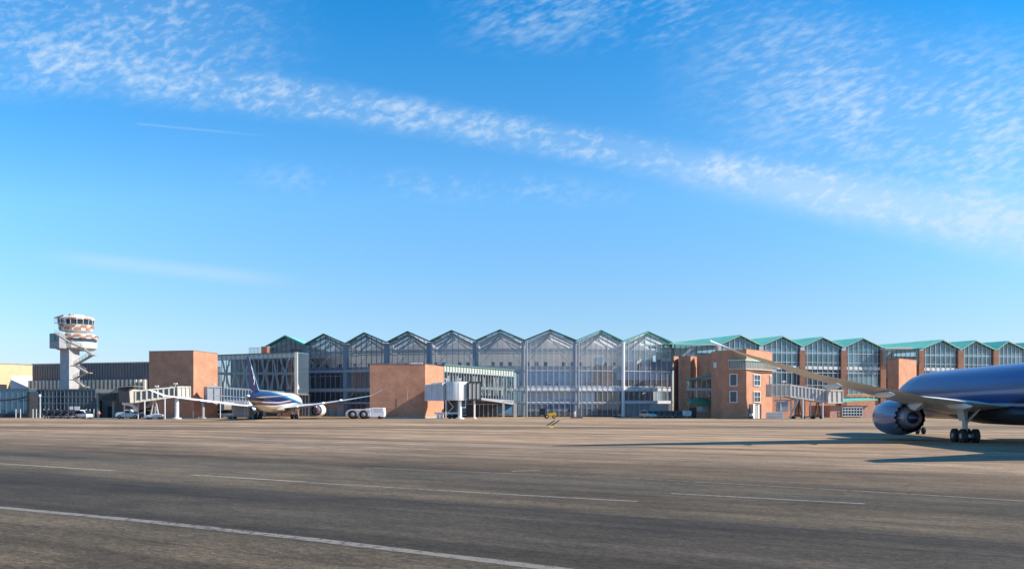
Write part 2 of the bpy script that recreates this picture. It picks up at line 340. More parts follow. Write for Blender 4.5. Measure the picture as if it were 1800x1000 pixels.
    mc = T.nodes.new('ShaderNodeMix'); mc.data_type = 'RGBA'; T.links.new(mth('MULTIPLY', chips, .5, T=T), mc.inputs[0]); T.links.new(vm.outputs[0], mc.inputs[6]); mc.inputs[7].default_value = (.27, .24, .2, 1)
    T.links.new(mc.outputs[2], b.inputs['Base Color'])
    bp = T.nodes.new('ShaderNodeBump'); bp.inputs['Strength'].default_value = .5; bp.inputs['Distance'].default_value = .02
    T.links.new(mth('MULTIPLY', mth('ADD', fine_, grit, T=T), near, T=T), bp.inputs['Height']); T.links.new(bp.outputs[0], b.inputs['Normal'])
    return m
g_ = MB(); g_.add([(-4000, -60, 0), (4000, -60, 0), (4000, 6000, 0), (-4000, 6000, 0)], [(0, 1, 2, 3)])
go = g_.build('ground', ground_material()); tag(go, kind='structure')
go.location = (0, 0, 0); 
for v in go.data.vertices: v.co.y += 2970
def worn(name, col, keep):
    m = bpy.data.materials.new(name); m.use_nodes = True; T = m.node_tree; b = T.nodes['Principled BSDF']; b.inputs['Roughness'].default_value = .85
    g = T.nodes.new('ShaderNodeTexCoord'); n = T.nodes.new('ShaderNodeTexNoise'); n.inputs['Scale'].default_value = 3.5; n.inputs['Detail'].default_value = 8; n.inputs['Roughness'].default_value = .75
    T.links.new(g.outputs['Object'], n.inputs['Vector'])
    n2 = T.nodes.new('ShaderNodeTexNoise'); n2.inputs['Scale'].default_value = .12; n2.inputs['Detail'].default_value = 3; T.links.new(g.outputs['Object'], n2.inputs['Vector'])
    a = smooth(mth('ADD', n.outputs['Fac'], mth('MULTIPLY', n2.outputs['Fac'], .5, T=T), T=T), keep, keep+.22, T=T, o0=.12, o1=.85)
    b.inputs['Base Color'].default_value = (*col, 1)
    tr = T.nodes.new('ShaderNodeBsdfTransparent'); mxs = T.nodes.new('ShaderNodeMixShader'); T.links.new(a, mxs.inputs[0]); T.links.new(tr.outputs[0], mxs.inputs[1]); T.links.new(b.outputs[0], mxs.inputs[2])
    T.links.new(mxs.outputs[0], T.nodes['Material Output'].inputs[0]); return m
wm = worn('worn_white_marking', (.25, .22, .185), .58); wm2 = worn('worn_white_marking_bright', (.34, .305, .26), .56); ym = worn('worn_yellow_marking', (.55, .36, .04), .55); km = worn('black_stripe', (.02, .02, .02), .3)
def gp(px, py):
    Y = F*H/(py-HY); return (gx(px, Y), Y)
def marking(pts, wd, mat, z=.005, name='painted_line'):
    b = MB(); ps = [gp(*p) for p in pts]
    for i in range(len(ps)-1):
        (x0, y0), (x1, y1) = ps[i], ps[i+1]; n = max(1, int(math.hypot(x1-x0, y1-y0)/.5)); l = math.hypot(x1-x0, y1-y0); nx, ny = -(y1-y0)/l*wd/2, (x1-x0)/l*wd/2
        base = len(b.v); vs_ = []; fs = []
        for k in range(n+1):
            t = k/n; x = x0+(x1-x0)*t; y = y0+(y1-y0)*t; j = 1+random.uniform(-.13, .13)
            vs_ += [(x+nx*j, y+ny*j, z), (x-nx*j, y-ny*j, z)]
            if k: fs.append((2*k-2, 2*k-1, 2*k+1, 2*k))
        b.add(vs_, fs)
    o = b.build(name, mat); tag(o, kind='structure'); return o
marking([(-60, 886), (260, 916), (560, 949), (990, 1001), (1200, 1027)], .34, wm)
marking([(-40, 812), (200, 827)], .26, wm2, .005); marking([(335, 834), (540, 847)], .24, wm2); marking([(545, 848), (900, 869), (1120, 881)], .22, wm)
marking([(1180, 867), (1520, 885)], .14, wm2); marking([(280, 768), (620, 778), (900, 786), (1100, 792)], .42, wm2); marking([(683, 793), (760, 785)], .3, wm)
marking([(900, 828), (950, 826)], .2, wm2); marking([(1150, 754.4), (1262, 756)], .9, ym); marking([(925, 753), (1000, 755)], .6, ym); marking([(968, 752), (975, 745)], .5, ym)
marking([(962, 747.5), (975, 738.5)], .4, km); marking([(970, 747.5), (983, 738.5)], .4, km)  # two black diagonal stripes on the ground beside the forklift
marking([(640, 822), (1100, 840), (1500, 862), (1830, 882)], .16, wm); marking([(1280, 806), (1830, 826)], .2, wm); marking([(0, 741.5), (600, 742)], .6, wm)
marking([(0, 760), (420, 772), (700, 800)], .3, wm)
# ================================================================ main glass hall
YC = 205.0
def dep(yp): return YC*132.5/(HY-yp)
PK = [(503, 590), (570, 587), (641, 585), (717, 583), (794, 581), (879, 580), (967, 580), (1056, 581), (1138, 583)]
VL = [(469, 605), (536, 603), (608, 601.5), (680, 600), (755, 598), (836, 597), (922, 596.5), (1013, 597), (1095, 598), (1182, 600)]
vd = []
for i in range(10):
    a = PK[max(i-1, 0)][1]; b = PK[min(i, 8)][1]; vd.append(dep((a+b)/2))
vd[0] = dep(592); vd[9] = dep(585)
VP = [G(VL[i][0], vd[i]) for i in range(10)]; VZ = 18.9; PZ = 21.5
Z1, Z2, Z3 = 3.3, 6.5, 11.5
hall = thing('glass_terminal', 'long glass terminal hall with nine pointed gables in the middle of the apron', 'terminal building', (0, 210, 0))
def nrm(P, Q):
    dx, dy = Q[0]-P[0], Q[1]-P[1]; l = math.hypot(dx, dy); return (-dy/l, dx/l), l
def lerp2(P, Q, t): return (P[0]+(Q[0]-P[0])*t, P[1]+(Q[1]-P[1])*t)
def gable(root, P, Q, zv, zp, z0, nmul, gmat, mmat, transoms, edge, peak=.5, mw=.14, dash=None, open_left=0):
    (nx, ny), l = nrm(P, Q)
    top = lambda u: zv+(zp-zv)*(u/peak if u < peak else (1-u)/(1-peak))
    g = MB(); pt = lambda u, z, o: (*[c+o*n for c, n in zip(lerp2(P, Q, u), (nx, ny))], z)
    g.add([pt(0, z0, .15), pt(1, z0, .15), pt(1, zv, .15), pt(peak, zp, .15), pt(0, zv, .15)], [(0, 1, 2, 3, 4)])
    gl = g.build('glass_front', gmat, root)
    m = MB()
    for k in range(nmul+1):
        u = k/nmul; t = top(u)-.1
        if k in (0, nmul): continue
        m.bar(pt(u, z0, .05), pt(u, t, .05), mw, .2, up=(nx, ny, 0))
    for z, h_ in transoms:
        m.bar(pt(.0, z, .06), pt(1, z, .06), .12, h_)
    m.build('window_frame', mmat, gl)
    e = MB()
    e.bar(pt(0, zv+.02, -.35), pt(peak, zp+.02, -.35), .6, .2); e.bar(pt(peak, zp+.02, -.35), pt(1, zv+.02, -.35), .6, .2)
    e.build('gable_trim', edge, root)
    if dash:
        for (za, zb, frac, dm) in dash:
            d = MB()
            for k in range(nmul):
                c = (k+.5)/nmul; q = frac/nmul/2; a, b_ = lerp2(P, Q, c-q), lerp2(P, Q, c+q)
                d.wall(a, b_, .1, za, zb, -.1)
            d.wall(P, Q, .04, za+.1, zb-.1, .0)
            d.build('spandrel_band', dm, root)
    return pt, top
def roof(root, P, Q, zv, zp, d, Lr, mat, cmat, holes=True, peak=.5, th=.35):
    pk = lerp2(P, Q, peak)
    for side, (E0, E1) in enumerate(((P, pk), (Q, pk))):
        r = MB(); c = MB(); sk = []; fill_mem = MB()
        ts = [-.8, 3, 4.0, 6.2, 7.2, 9.4, 10.4, 13, 15, 27, Lr]; ss = [0, .45, .88, 1]
        def q(s_, t, dz): x, y = lerp2(E0, E1, s_); return (x+d[0]*t, y+d[1]*t, zv+(zp-zv)*s_+dz)
        for i in range(len(ts)-1):
            for j in range(3):
                hole = holes and j == 1 and i in (1, 3, 5)
                A_, B_, C_, D_ = (ss[j], ts[i]), (ss[j+1], ts[i]), (ss[j+1], ts[i+1]), (ss[j], ts[i+1])
                if hole: sk.append(MB().add([q(*p, .1) for p in (A_, B_, C_, D_)], [(0, 1, 2, 3)]))
                elif holes and i >= 3: fill_mem.add([q(*p, .1) for p in (A_, B_, C_, D_)], [(0, 1, 2, 3)])
                else:
                    r.add([q(*p, .2) for p in (A_, B_, C_, D_)], [(0, 1, 2, 3)]); 
                    if i: c.add([q(*p, .2-th) for p in (A_, B_, C_, D_)], [(0, 1, 2, 3)])
        ro = r.build('roof', mat, root)
        for k_ in sk: k_.build('skylight', glass_far, ro)
        if holes: fill_mem.build('fill_membrane', fill_roof, ro)  # rear roof made translucent, added to let light into the hall
        c.build('ceiling', cmat, root)
for i in range(9):
    P, Q = VP[i], VP[i+1]; pk = (PK[i][0]-VL[i][0])/(VL[i+1][0]-VL[i][0])
    left = i < 4
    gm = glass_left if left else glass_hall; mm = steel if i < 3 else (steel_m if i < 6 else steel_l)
    n = 8 if i < 5 else 9
    z0 = 0.15
    if i < 4: dash = [(Z2, Z2+.75, .93, steel_m), (Z1, Z1+.3, .9, steel_m), (Z3, Z3+.5, .95, steel_m)]
    else: dash = [(Z2, Z2+.7, .68, white), (Z1+.15, Z1+.4, .7, white2), (Z2+.85, Z2+1.1, .45, white2)]
    if i == 8: dash[1] = (Z1, Z1+.75, 1, white)
    tr = [(Z1, .18), (Z2-.1, .14), (Z3, .16)] if not left else [(Z1, .25), (Z2-.1, .2), (Z3-.1, .2), (13.6, .12)]
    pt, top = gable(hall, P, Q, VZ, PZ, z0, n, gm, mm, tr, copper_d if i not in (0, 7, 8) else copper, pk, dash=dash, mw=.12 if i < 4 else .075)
    roof(hall, P, Q, VZ, PZ, (0, 1), 30, copper, ceil_m, i > 0, pk)
    # roof truss seen through the gable
    t = MB(); X0, X1 = P[0]+.3, Q[0]-.3; Yb = (P[1]+Q[1])/2; xm = P[0]+(Q[0]-P[0])*pk
    for dpt in (2.2, 9, 18):
        t.bar((X0, Yb+dpt, 16.9), (X1, Yb+dpt, 16.9), .3, .35)
        t.bar((xm, Yb+dpt, 20.9), (X0+.5, Yb+dpt, 18.2), .22, .5); t.bar((xm, Yb+dpt, 20.9), (X1-.5, Yb+dpt, 18.2), .22, .5)
    s_ = 1 if i < 4 else -1
    t.bar((xm, Yb+1.5, 20.7), (xm+s_*4.2, Yb+9, 16.9), .34, .34); t.bar((xm, Yb+9, 20.5), (xm-4.5, Yb+16, 16.9), .26, .26); t.bar((xm, Yb+9, 20.5), (xm+4.5, Yb+16, 16.9), .26, .26)
    t.build('roof_truss', steel_m if i < 6 else steel_l, hall)
# columns between bays
for i in range(10):
    x, y = VP[i]; c = MB()
    if i == 8: c.tube([(x, y-.5, 0), (x, y-.5, VZ-.2)], .42, 14); cm_ = white
    elif i >= 6: c.tube([(x-.35, y+.45, 0), (x-.35, y+.45, VZ-.2)], .45, 12); c.tube([(x+.55, y-.25, 0), (x+.55, y-.25, VZ-.2)], .2, 10); cm_ = steel_m
    else: c.box(x-.75, x+.3, y+.1, y+.9, 0, VZ-.2); c.box(x+.4, x+.7, y+.1, y+.5, 0, VZ-.2); cm_ = steel
    c.build('column', cm_, hall)
    if i < 9:
        c = MB(); c.tube([(x, y+14, 0), (x, y+14, 13)], .35, 10); c.bar((x, y+14, 13), (x-3.5, y+15, 17), .25); c.bar((x, y+14, 13), (x+3.5, y+15, 17), .25); c.build('column', steel_l, hall)
# floors
def slab(name, z0, z1, d0, d1, i0, i1, mat):
    for i in range(i0, i1):
        P, Q = VP[i], VP[i+1]; b = MB()
        b.prism([(P[0], P[1]+d0), (Q[0], Q[1]+d0), (Q[0], Q[1]+d1), (P[0], P[1]+d1)], z0, z1); b.build(name, mat, hall)
slab('floor_slab', 7.05, 7.35, .6, 24, 0, 9, floor_i)
slab('floor_slab', 3.35, 3.75, .6, 14, 0, 6, floor_i)
slab('floor_slab', 11.7, 12.0, 3, 29.4, 0, 4, floor_i)
slab('floor_slab', 11.7, 12.0, 12, 29.4, 4, 9, floor_i)
slab('parapet', 12.0, 13.2, 12, 12.25, 4, 9, lilac)
slab('parapet', 12.0, 12.9, 3, 3.2, 0, 4, steel_m)
slab('parapet', 7.36, 7.8, 1.0, 1.1, 4, 9, steel_l)
# back of the hall: pale upper wall with small windows, glazed lower storeys
for i in range(9):
    P, Q = VP[i], VP[i+1]; P2, Q2 = (P[0], P[1]+29.5), (Q[0], Q[1]+29.5)
    b = MB(); b.wall(P2, Q2, .3, 12, 17.2); bw = b.build('back_wall', ceil_i, hall)
    b = MB()
    for k in range(5):
        if (k+i) % 4 == 1: continue
        u = (k+.5)/5; a, c = lerp2(P2, Q2, u-.04), lerp2(P2, Q2, u+.04); b.wall(a, c, .05, 13.0, 15.2, -.06)
    b.build('wall_opening', darkm, bw)
    pkb = lerp2(P2, Q2, (PK[i][0]-VL[i][0])/(VL[i+1][0]-VL[i][0])); b = MB()
    b.add([(*P2, 17.2), (*Q2, 17.2), (*Q2, VZ), (*pkb, PZ), (*P2, VZ)], [(0, 1, 2, 3, 4)]); b.build('back_gable', ceil_i, hall)
    b = MB(); b.wall(P2, Q2, .05, .15, 11.7, .1)
    if i in (5, 6): bg_ = b.build('back_glazing', glass_far, hall)
    else: bg_ = b.build('back_wall', ceil_i, hall)
    m = MB()
    for k in range(9): a = lerp2(P2, Q2, k/8); m.bar((*a, .2), (*a, 11.6), .15)
    for z in (3.4, 7.2): m.bar((*P2, z), (*Q2, z), .3, .4)
    m.build('back_frame', steel_m, hall)
# interior cores, shop boxes and screens so that the storeys read as occupied
def inner(px0, px1, dpt, z0, z1, mat, name='interior_wall', depth=4):
    Y = YC+dpt; b = MB(); b.box(gx(px0, Y), gx(px1, Y), Y, Y+depth, z0, z1); return b.build(name, mat, hall)
inner(1046, 1078, 5.6, .1, 12.9, brick_d, 'brick_core', 5); inner(1047, 1062, 5, 13.2, 15.0, ceil_i)
inner(925, 1045, 4, 3.8, 6.9, pm('pale_blue_screen', (.50, .64, .82), .4), depth=.4); inner(912, 1045, 9.5, 7.4, 11.6, pm('slate_blue_screen', (.36, .47, .62), .4), depth=.4); inner(1084, 1182, 9, 9.4, 11.6, pm('slate_blue_screen', (1, 1, 1)), depth=.4); inner(1105, 1182, 10, 7.4, 9.6, pm('brown_screen', (.24, .20, .18), .6), depth=3)
inner(600, 760, 15, 7.4, 11.6, pm('brown_screen', (.13, .11, .10)), depth=3); inner(540, 690, 13, .1, 3.3, brick, depth=3); inner(660, 780, 12, 3.8, 6.9, pm('brown_screen', (1, 1, 1)), depth=3)
inner(925, 1045, 5, .1, 1.3, pm('brown_screen', (1, 1, 1)), depth=2); inner(925, 1045, 4.5, 1.9, 3.2, pm('deep_blue_screen', (.05, .17, .34), .4), depth=.4)
inner(1098, 1180, 6, .1, 3.2, pm('pale_inner', (.45, .45, .42)), depth=.5)
inner(1102, 1120, 10, 9.8, 17, white, depth=1); inner(1128, 1140, 9, 12, 16.5, white2, depth=1); inner(975, 990, 18, 7.4, 11.5, pm('deep_blue_screen', (1, 1, 1)), depth=1)
inner(1142, 1180, 12, 11.9, 14.3, grey, depth=3)
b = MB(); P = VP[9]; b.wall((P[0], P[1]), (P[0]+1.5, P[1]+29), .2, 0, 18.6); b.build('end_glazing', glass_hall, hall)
b = MB(); P = VP[0]; b.wall((P[0], P[1]+29), (P[0], P[1]), .3, 0, 18.8); b.build('end_wall', dgrey, hall)
for z in (3.5, 7.15, 11.7):
    pass
# ================================================================ persons
def person_mesh(name, mats, pose=0):
    sk = {'pel': ((0, 0, .95), .15), 'ch': ((0, 0, 1.3), .17), 'nk': ((0, 0, 1.5), .06), 'hd': ((0, 0, 1.62), .095), 'ht': ((0, 0, 1.72), .085)}
    edges = [('pel', 'ch'), ('ch', 'nk'), ('nk', 'hd'), ('hd', 'ht')]
    for s_ in (-1, 1):
        k = 'L' if s_ < 0 else 'R'; sw = .12*s_ if pose == 1 else 0
        sk['hp'+k] = ((.1*s_, 0, .9), .1); sk['kn'+k] = ((.11*s_, sw, .5), .07); sk['an'+k] = ((.11*s_, sw*1.2, .08), .045); sk['to'+k] = ((.12*s_, sw*1.2-.14, .04), .04)
        sk['sh'+k] = ((.2*s_, 0, 1.42), .065); sk['el'+k] = ((.27*s_, .03-sw, 1.13), .048); sk['ha'+k] = ((.25*s_, -.08-sw-(.12 if pose == 2 else 0), .87+(.2 if pose == 2 else 0)), .038)
        edges += [('pel', 'hp'+k), ('hp'+k, 'kn'+k), ('kn'+k, 'an'+k), ('an'+k, 'to'+k), ('ch', 'sh'+k), ('sh'+k, 'el'+k), ('el'+k, 'ha'+k)]
    keys = list(sk); me = bpy.data.meshes.new(name); me.from_pydata([sk[k][0] for k in keys], [(keys.index(a), keys.index(b)) for a, b in edges], [])
    o = bpy.data.objects.new(name, me); COL.objects.link(o); o.modifiers.new('skin', 'SKIN')
    for i, k in enumerate(keys):
        r = sk[k][1]; d = me.skin_vertices[0].data[i]; d.radius = (r, r*(.72 if k in ('pel', 'ch') else 1)); d.use_root = (k == 'pel')
    sub = o.modifiers.new('sub', 'SUBSURF'); sub.levels = 1; sub.render_levels = 1
    dg = bpy.context.evaluated_depsgraph_get(); m2 = bpy.data.meshes.new_from_object(o.evaluated_get(dg)); bpy.data.objects.remove(o); m2.name = name
    m2.materials.clear()
    for m_ in mats: m2.materials.append(m_)
    for p in m2.polygons:
        z = p.center.z; x = abs(p.center.x)
        p.material_index = (3 if (z > 1.66 or (z > 1.57 and p.center.y > .03)) else 0) if z > 1.47 else (0 if (x > .19 and z < .93) else (1 if z > .96 else (2 if z > .09 else 3))); p.use_smooth = True
    return m2
skin = pm('skin', (.5, .3, .21), .6); hair = pm('dark_hair', (.04, .03, .025), .7)
cl = {n: pm(n+'_cloth', c, .8) for n, c in dict(red=(.4, .06, .05), white=(.7, .7, .7), blue=(.06, .1, .28), black=(.03, .03, .035), beige=(.45, .36, .25), grey=(.2, .2, .22), teal=(.05, .25, .25)).items()}
pms = {k: person_mesh('person', [skin, cl[k], cl['black' if k != 'black' else 'grey'], hair], j % 3) for j, k in enumerate(cl)}
def person(x, y, z, key, label, group=None, rz=0, mesh=None):
    o = bpy.data.objects.new('person', mesh or pms[key]); COL.objects.link(o); o.location = (x, y, z); o.rotation_euler = (0, 0, rz); tag(o, label, 'person', group); return o
spots = []
for i in range(2, 9):
    for k in range(6 if i > 4 else 4):
        spots.append((i, random.uniform(.06, .94), random.uniform(1.8, 7)))
cols = list(cl)
for (i, u, d) in spots:
    x, y = lerp2(VP[i], VP[i+1], u); key = random.choice(cols)
    where = 'above the brick block' if i < 5 else 'in the right half'
    person(x, y+d, 7.35, key, f'traveller in a {key} top upstairs behind the hall glass {where}', f'travellers in {key} tops upstairs {where}', random.uniform(0, 6.3))
for k in range(9):
    u = random.uniform(.05, .95); i = random.choice([1, 2, 3]); x, y = lerp2(VP[i], VP[i+1], u); key = random.choice(['grey', 'black', 'white'])
    person(x, y+4, 12.0, key, f'traveller in a {key} top on the top gallery behind the left gables', f'travellers in {key} tops on the top gallery', random.uniform(0, 6))
# ================================================================ block A / B
def cap_rim(b, poly, z, w_=.12):
    pass
def brick_block(name, label, P0, P1, P2, zt, mat=brick):
    P3 = (P0[0]+P2[0]-P1[0], P0[1]+P2[1]-P1[1]); cxy = (sum(p[0] for p in (P0, P1, P2, P3))/4, sum(p[1] for p in (P0, P1, P2, P3))/4)
    r = thing(name, label, 'brick building', (*cxy, 0)); b = MB(); b.prism([P0, P1, P2, P3], 0, zt); b.build('wall', mat, r)
    ex = lambda p, q: (cxy[0]+(p[0]-cxy[0])*q, cxy[1]+(p[1]-cxy[1])*q)
    c = MB(); c.prism([ex(p, 1.008) for p in (P0, P1, P2, P3)], zt, zt+.12); c.build('coping', pm('brick_coping', (.30, .15, .10), .8), r)
    pl = MB(); pl.prism([ex(p, 1.006) for p in (P0, P1, P2, P3)], 0, .35); pl.build('plinth', conc, r)
    return r
A0, A1, A2 = G(262, 182.5), G(340, 180), G(382.5, 190)
rA = brick_block('brick_gate_tower', 'plain square brick block with no windows between the control tower and the parked airliner', A0, A1, A2, gz(616.5, 180))
B0, B1, B2 = G(650, 179), G(747.5, 179), G(780, 190)
rB = brick_block('brick_gate_tower', 'wide plain brick block behind the white jet bridge drum in mid-apron', B0, B1, B2, gz(640.5, 179.5))
d_ = MB(); d_.bar((gx(715, 177.4), 178.6, 4.0), (gx(715, 177.4), 178.6, 6.0), .06); d_.build('wall_pipe', steel_l, rB)
d_ = MB(); d_.wall(G(722, 185), G(742, 185), 1, gz(641, 185), gz(637.5, 185)); d_.build('roof_box', white, rB)
d_ = MB(); d_.box(A1[0]-.1, A1[0]+.15, A1[1]-.16, A1[1]-.08, 0, 1.6); d_.build('corner_guard', cream, rA)
# ================================================================ glazed walkways
def walkway(label, P, Q, zt0, zt1, band_h, zb0, zb1, nm, brace, depth=5, under=True, mid=None, bmat=cream):
    r = thing('glazed_walkway', label, 'walkway', (*lerp2(P, Q, .5), 0)); (nx, ny), l = nrm(P, Q)
    zt = lambda t: zt0+(zt1-zt0)*t; zb = lambda t: zb0+(zb1-zb0)*t; pp = lambda t, z, o=0: (P[0]+(Q[0]-P[0])*t+nx*o, P[1]+(Q[1]-P[1])*t+ny*o, z)
    b = MB(); b.wall((P[0]-nx*.3, P[1]-ny*.3), (Q[0]-nx*.3, Q[1]-ny*.3), depth+.6, (zt0, zt1), (zt0+.22, zt1+.22)); b.build('roof', copper_d, r)
    b = MB(); b.wall(P, Q, .12, (zt0-band_h, zt1-band_h), (zt0, zt1), -.02); b.build('cream_band', bmat, r)
    g = MB(); g.add([pp(0, zb(0), .1), pp(1, zb(1), .1), pp(1, zt1-band_h, .1), pp(0, zt0-band_h, .1)], [(0, 1, 2, 3)]); gl = g.build('glass_wall', glass_walk, r)
    m = MB()
    for k in range(nm+1):
        t = k/nm; m.bar(pp(t, zb(t), -.05), pp(t, zt(t), -.05), .11, .16, up=(nx, ny, 0))
    m.bar(pp(0, zb0, -.05), pp(1, zb1, -.05), .15, .3); m.bar(pp(0, zt0-band_h, -.05), pp(1, zt1-band_h, -.05), .12, .15)
    m.build('window_frame', steel_m, gl)
    if mid:
        b = MB(); b.wall(P, Q, depth-.5, (mid[0], mid[1]), (mid[0]+.6, mid[1]+.6), .35); b.build('floor_slab', bmat, r)
    b = MB(); b.wall(P, Q, depth, (zb0-.5, zb1-.5), (zb0-.1, zb1-.1), .2); b.build('floor_slab', white2, r)
    b = MB(); b.wall(P, Q, .2, (zb0, zb1), (zt0, zt1), depth); b.build('back_wall', pm('walkway_inner', (.33, .33, .35), .6), r)
    for (t0, z0_, t1, z1_) in brace:
        b = MB(); a = pp(t0, z0_, .55); c = pp(t1, z1_, .55); n = 5; pts = []
        for k in range(n+1):
            q = k/n; pts.append((a[0]+(c[0]-a[0])*q+random.uniform(-.12, .12), a[1]+(c[1]-a[1])*q, a[2]+(c[2]-a[2])*q))
        b.tube(pts, [.30-.02*k for k in range(n+1)], 8); b.build('tree_brace', white2, r)
    return r
WP, WQ = G(382, 208), G(521, 203)
zt0, zt1 = gz(625, 208), gz(620, 203)
WE = (WQ[0]+.22*6.2, WQ[1]+.975*6.2)
br = []
for k in range(8):
    t = .04+k*.125
    zb_, zm_, zt_ = 6.8, 10.9, 14.6
    br += [(t, zb_, t+.05, zm_), (t+.1, zb_, t+.06, zm_), (t+.055, zm_, t, zt_), (t+.055, zm_, min(t+.11, .97), zt_)] if k % 2 == 0 else [(t+.1, zb_, t+.03, zt_), (t, zb_, t+.045, zm_)]
walk1 = walkway('tall glazed walkway with crossed pale braces behind the parked airliner tail', WP, WQ, zt0, zt1, 1.15, 6.3, 6.0, 17, br, depth=6, mid=(10.6, 10.4))
b = MB(); b.box(WQ[0]-.35, WQ[0]+.35, WQ[1]-.45, WQ[1]+.2, 5.6, zt1+.1); b.build('corner_post', cream, walk1)
b = MB(); b.wall((WQ[0]+.3, WQ[1]), (WE[0]+.3, WE[1]), .1, 6, zt1, .0); e1 = b.build('end_glazing', glass_left, walk1)
b = MB(); b.wall((WQ[0]+.1, WQ[1]), (WE[0]+.1, WE[1]), .1, 5.4, zt1-.1, .0); b.build('end_wall', pm('end_inner', (.13, .14, .16), .6), walk1)
b = MB()
for k in range(1, 4): x, y = lerp2(WQ, WE, k/4); b.bar((x, y, .1), (x, y, zt1), .12)
for z in (6.2, 10.5): b.bar((*WQ, z), (*WE, z), .12, .4)
b.build('window_frame', steel, e1)
for k in range(6):
    x, y = lerp2(WP, WQ, .05+k*.18); b = MB(); b.box(x-.3, x+.3, y+.6, y+1.2, 0, 5.9); b.build('column', conc, walk1)
b = MB(); b.wall(lerp2(WP, WQ, 0), lerp2(WP, WQ, 1), .3, 0.1, 5.6, 6.4); b.build('inner_wall', dgrey, walk1)
b = MB(); b.wall(lerp2(WP, WQ, .80), lerp2(WP, WQ, 1.0), .3, 0.1, 5.6, .8); b.build('brick_infill', brick, walk1)
# ground storey brick under left bays
b = MB(); b.wall(lerp2(VP[1], VP[2], .05), lerp2(VP[1], VP[2], .98), .3, .1, 3.2, -.5)
for k in range(1): pass
bi = b.build('brick_infill', brick, hall)
b = MB()
for u in (.18, .42, .68, .88): a, c = lerp2(VP[1], VP[2], u-.06), lerp2(VP[1], VP[2], u+.06); b.wall(a, c, .05, .12, 2.4, -.56)
b.build('door_panels', steel_m, bi)
XP, XQ = G(780.5, 191), G(903, 203.5)
br = [(t, 5.2-3*t*.0, t+random.uniform(-.03, .04), 9.8) for t in [i/16+.03 for i in range(15)]]
walk2 = walkway('low sloping glazed walkway with green-grey roof right of the wide brick block', XP, XQ, gz(641.5, 191), gz(651, 203.5), 1.5, 5.0, 3.9, 26, br, depth=5, mid=(7.0, 6.4), bmat=pm('pale_green_panel', (.50, .55, .46), .5))
b = MB(); P_ = G(838, 190); Q_ = G(903, 203); b.add([(P_[0]-3, P_[1]-2, 4.75), (Q_[0], Q_[1]-1, 3.0), (Q_[0]+.4, Q_[1]+4, 3.0), (P_[0]-3, P_[1]+6, 4.75), (P_[0]-3, P_[1]-2, 5.2), (Q_[0], Q_[1]-1, 3.5), (Q_[0]+.4, Q_[1]+4, 3.5), (P_[0]-3, P_[1]+6, 5.2)], [(3, 2, 1, 0), (4, 5, 6, 7), (0, 1, 5, 4), (1, 2, 6, 5), (2, 3, 7, 6), (3, 0, 4, 7)])
b.build('sloping_soffit', grey, walk2)
b = MB(); b.wall(G(820, 199), G(876, 199), .3, .1, 3.4); iw = b.build('inner_wall', darkm, walk2)
b = MB()
for px in (843, 850, 858, 866, 874): b.bar((*G(px, 198.8), .1), (*G(px, 198.8), 3.3), .1)
b.bar((*G(820, 198.8), 3.1), (*G(876, 198.8), 3.1), .12); b.build('door_frame', steel_l, iw)
b = MB(); b.wall(G(785, 197), G(900, 204), .2, .9, 3.2, 0); b.build('blue_panels', pm('blue_panel', (.05, .17, .32), .35), walk2)
b = MB(); b.box(gx(903, 202), gx(908.5, 202), 201.6, 202.3, 0, gz(709, 202)); b.build('column', cream, walk2)
b = MB(); b.box(gx(904, 202), gx(907.5, 202), 201.8, 202.3, gz(683, 202), gz(655, 202)); b.build('column', white, walk2)
b = MB(); b.box(gx(883, 198), gx(887, 198), 197, 197.5, 0, 3.6); b.build('column', beige, walk2)
# ================================================================ control tower
TY = 214.0; ts = F/TY
tw = thing('control_tower', 'white airport control tower with red check bands and outside stairs', 'control tower', (gx(123, TY), TY, 0))
tx = gx(123, TY)
def ngon(cx, cy, r, n=8, rot=0.0, sx=1, sy=1): return [(cx+sx*r*math.cos(2*math.pi*(k+.5)/n+rot), cy+sy*r*math.sin(2*math.pi*(k+.5)/n+rot)) for k in range(n)]
def ring3(r, z, cx=tx, n=8, rot=0): return [(x, y, z) for x, y in ngon(cx, TY+3, r, n, rot)]
S0, S1, S2 = G(105.5, TY+.5), G(121.5, TY-1.6), G(140, TY+1.5)
b = MB(); b.prism([S0, S1, S2, (S0[0]+S2[0]-S1[0], S0[1]+S2[1]-S1[1]+3)], 0, gz(612, TY)); b.build('shaft', pm('pale_concrete', (.42, .41, .41), .85, var=.15), tw)
px = lambda v: v/ts
towerw = pm('tower_cream', (.64, .60, .55), .6, var=.1)
def oct_part(name, mat, spec, parent=tw, cx=tx, n=12, chk=None):
    b = MB(); b.loft([ring3(px(r), gz(y, TY), cx, n) for y, r in spec]); o = b.build(name, mat, parent); return o
oct_part('lower_storey', towerw, [(614, 30), (611, 34), (600.5, 34.5)])
oct_part('window_band', glass_dark, [(600.4, 33.5), (594.6, 33.5)]); 
oct_part('lower_rim', towerw, [(594.5, 34.5), (587, 35), (586.2, 33)])
oct_part('neck', towerw, [(586, 18), (582, 17), (580, 22)])
oct_part('cab_base', towerw, [(580.6, 20), (580.2, 26.3), (569.6, 28.5)])
cabg = oct_part('cab_glass', glass_dark, [(569.5, 28), (561, 29)])
oct_part('cab_roof', towerw, [(561, 30), (558, 30.5), (555.5, 27), (555.3, 14), (551.5, 13)])
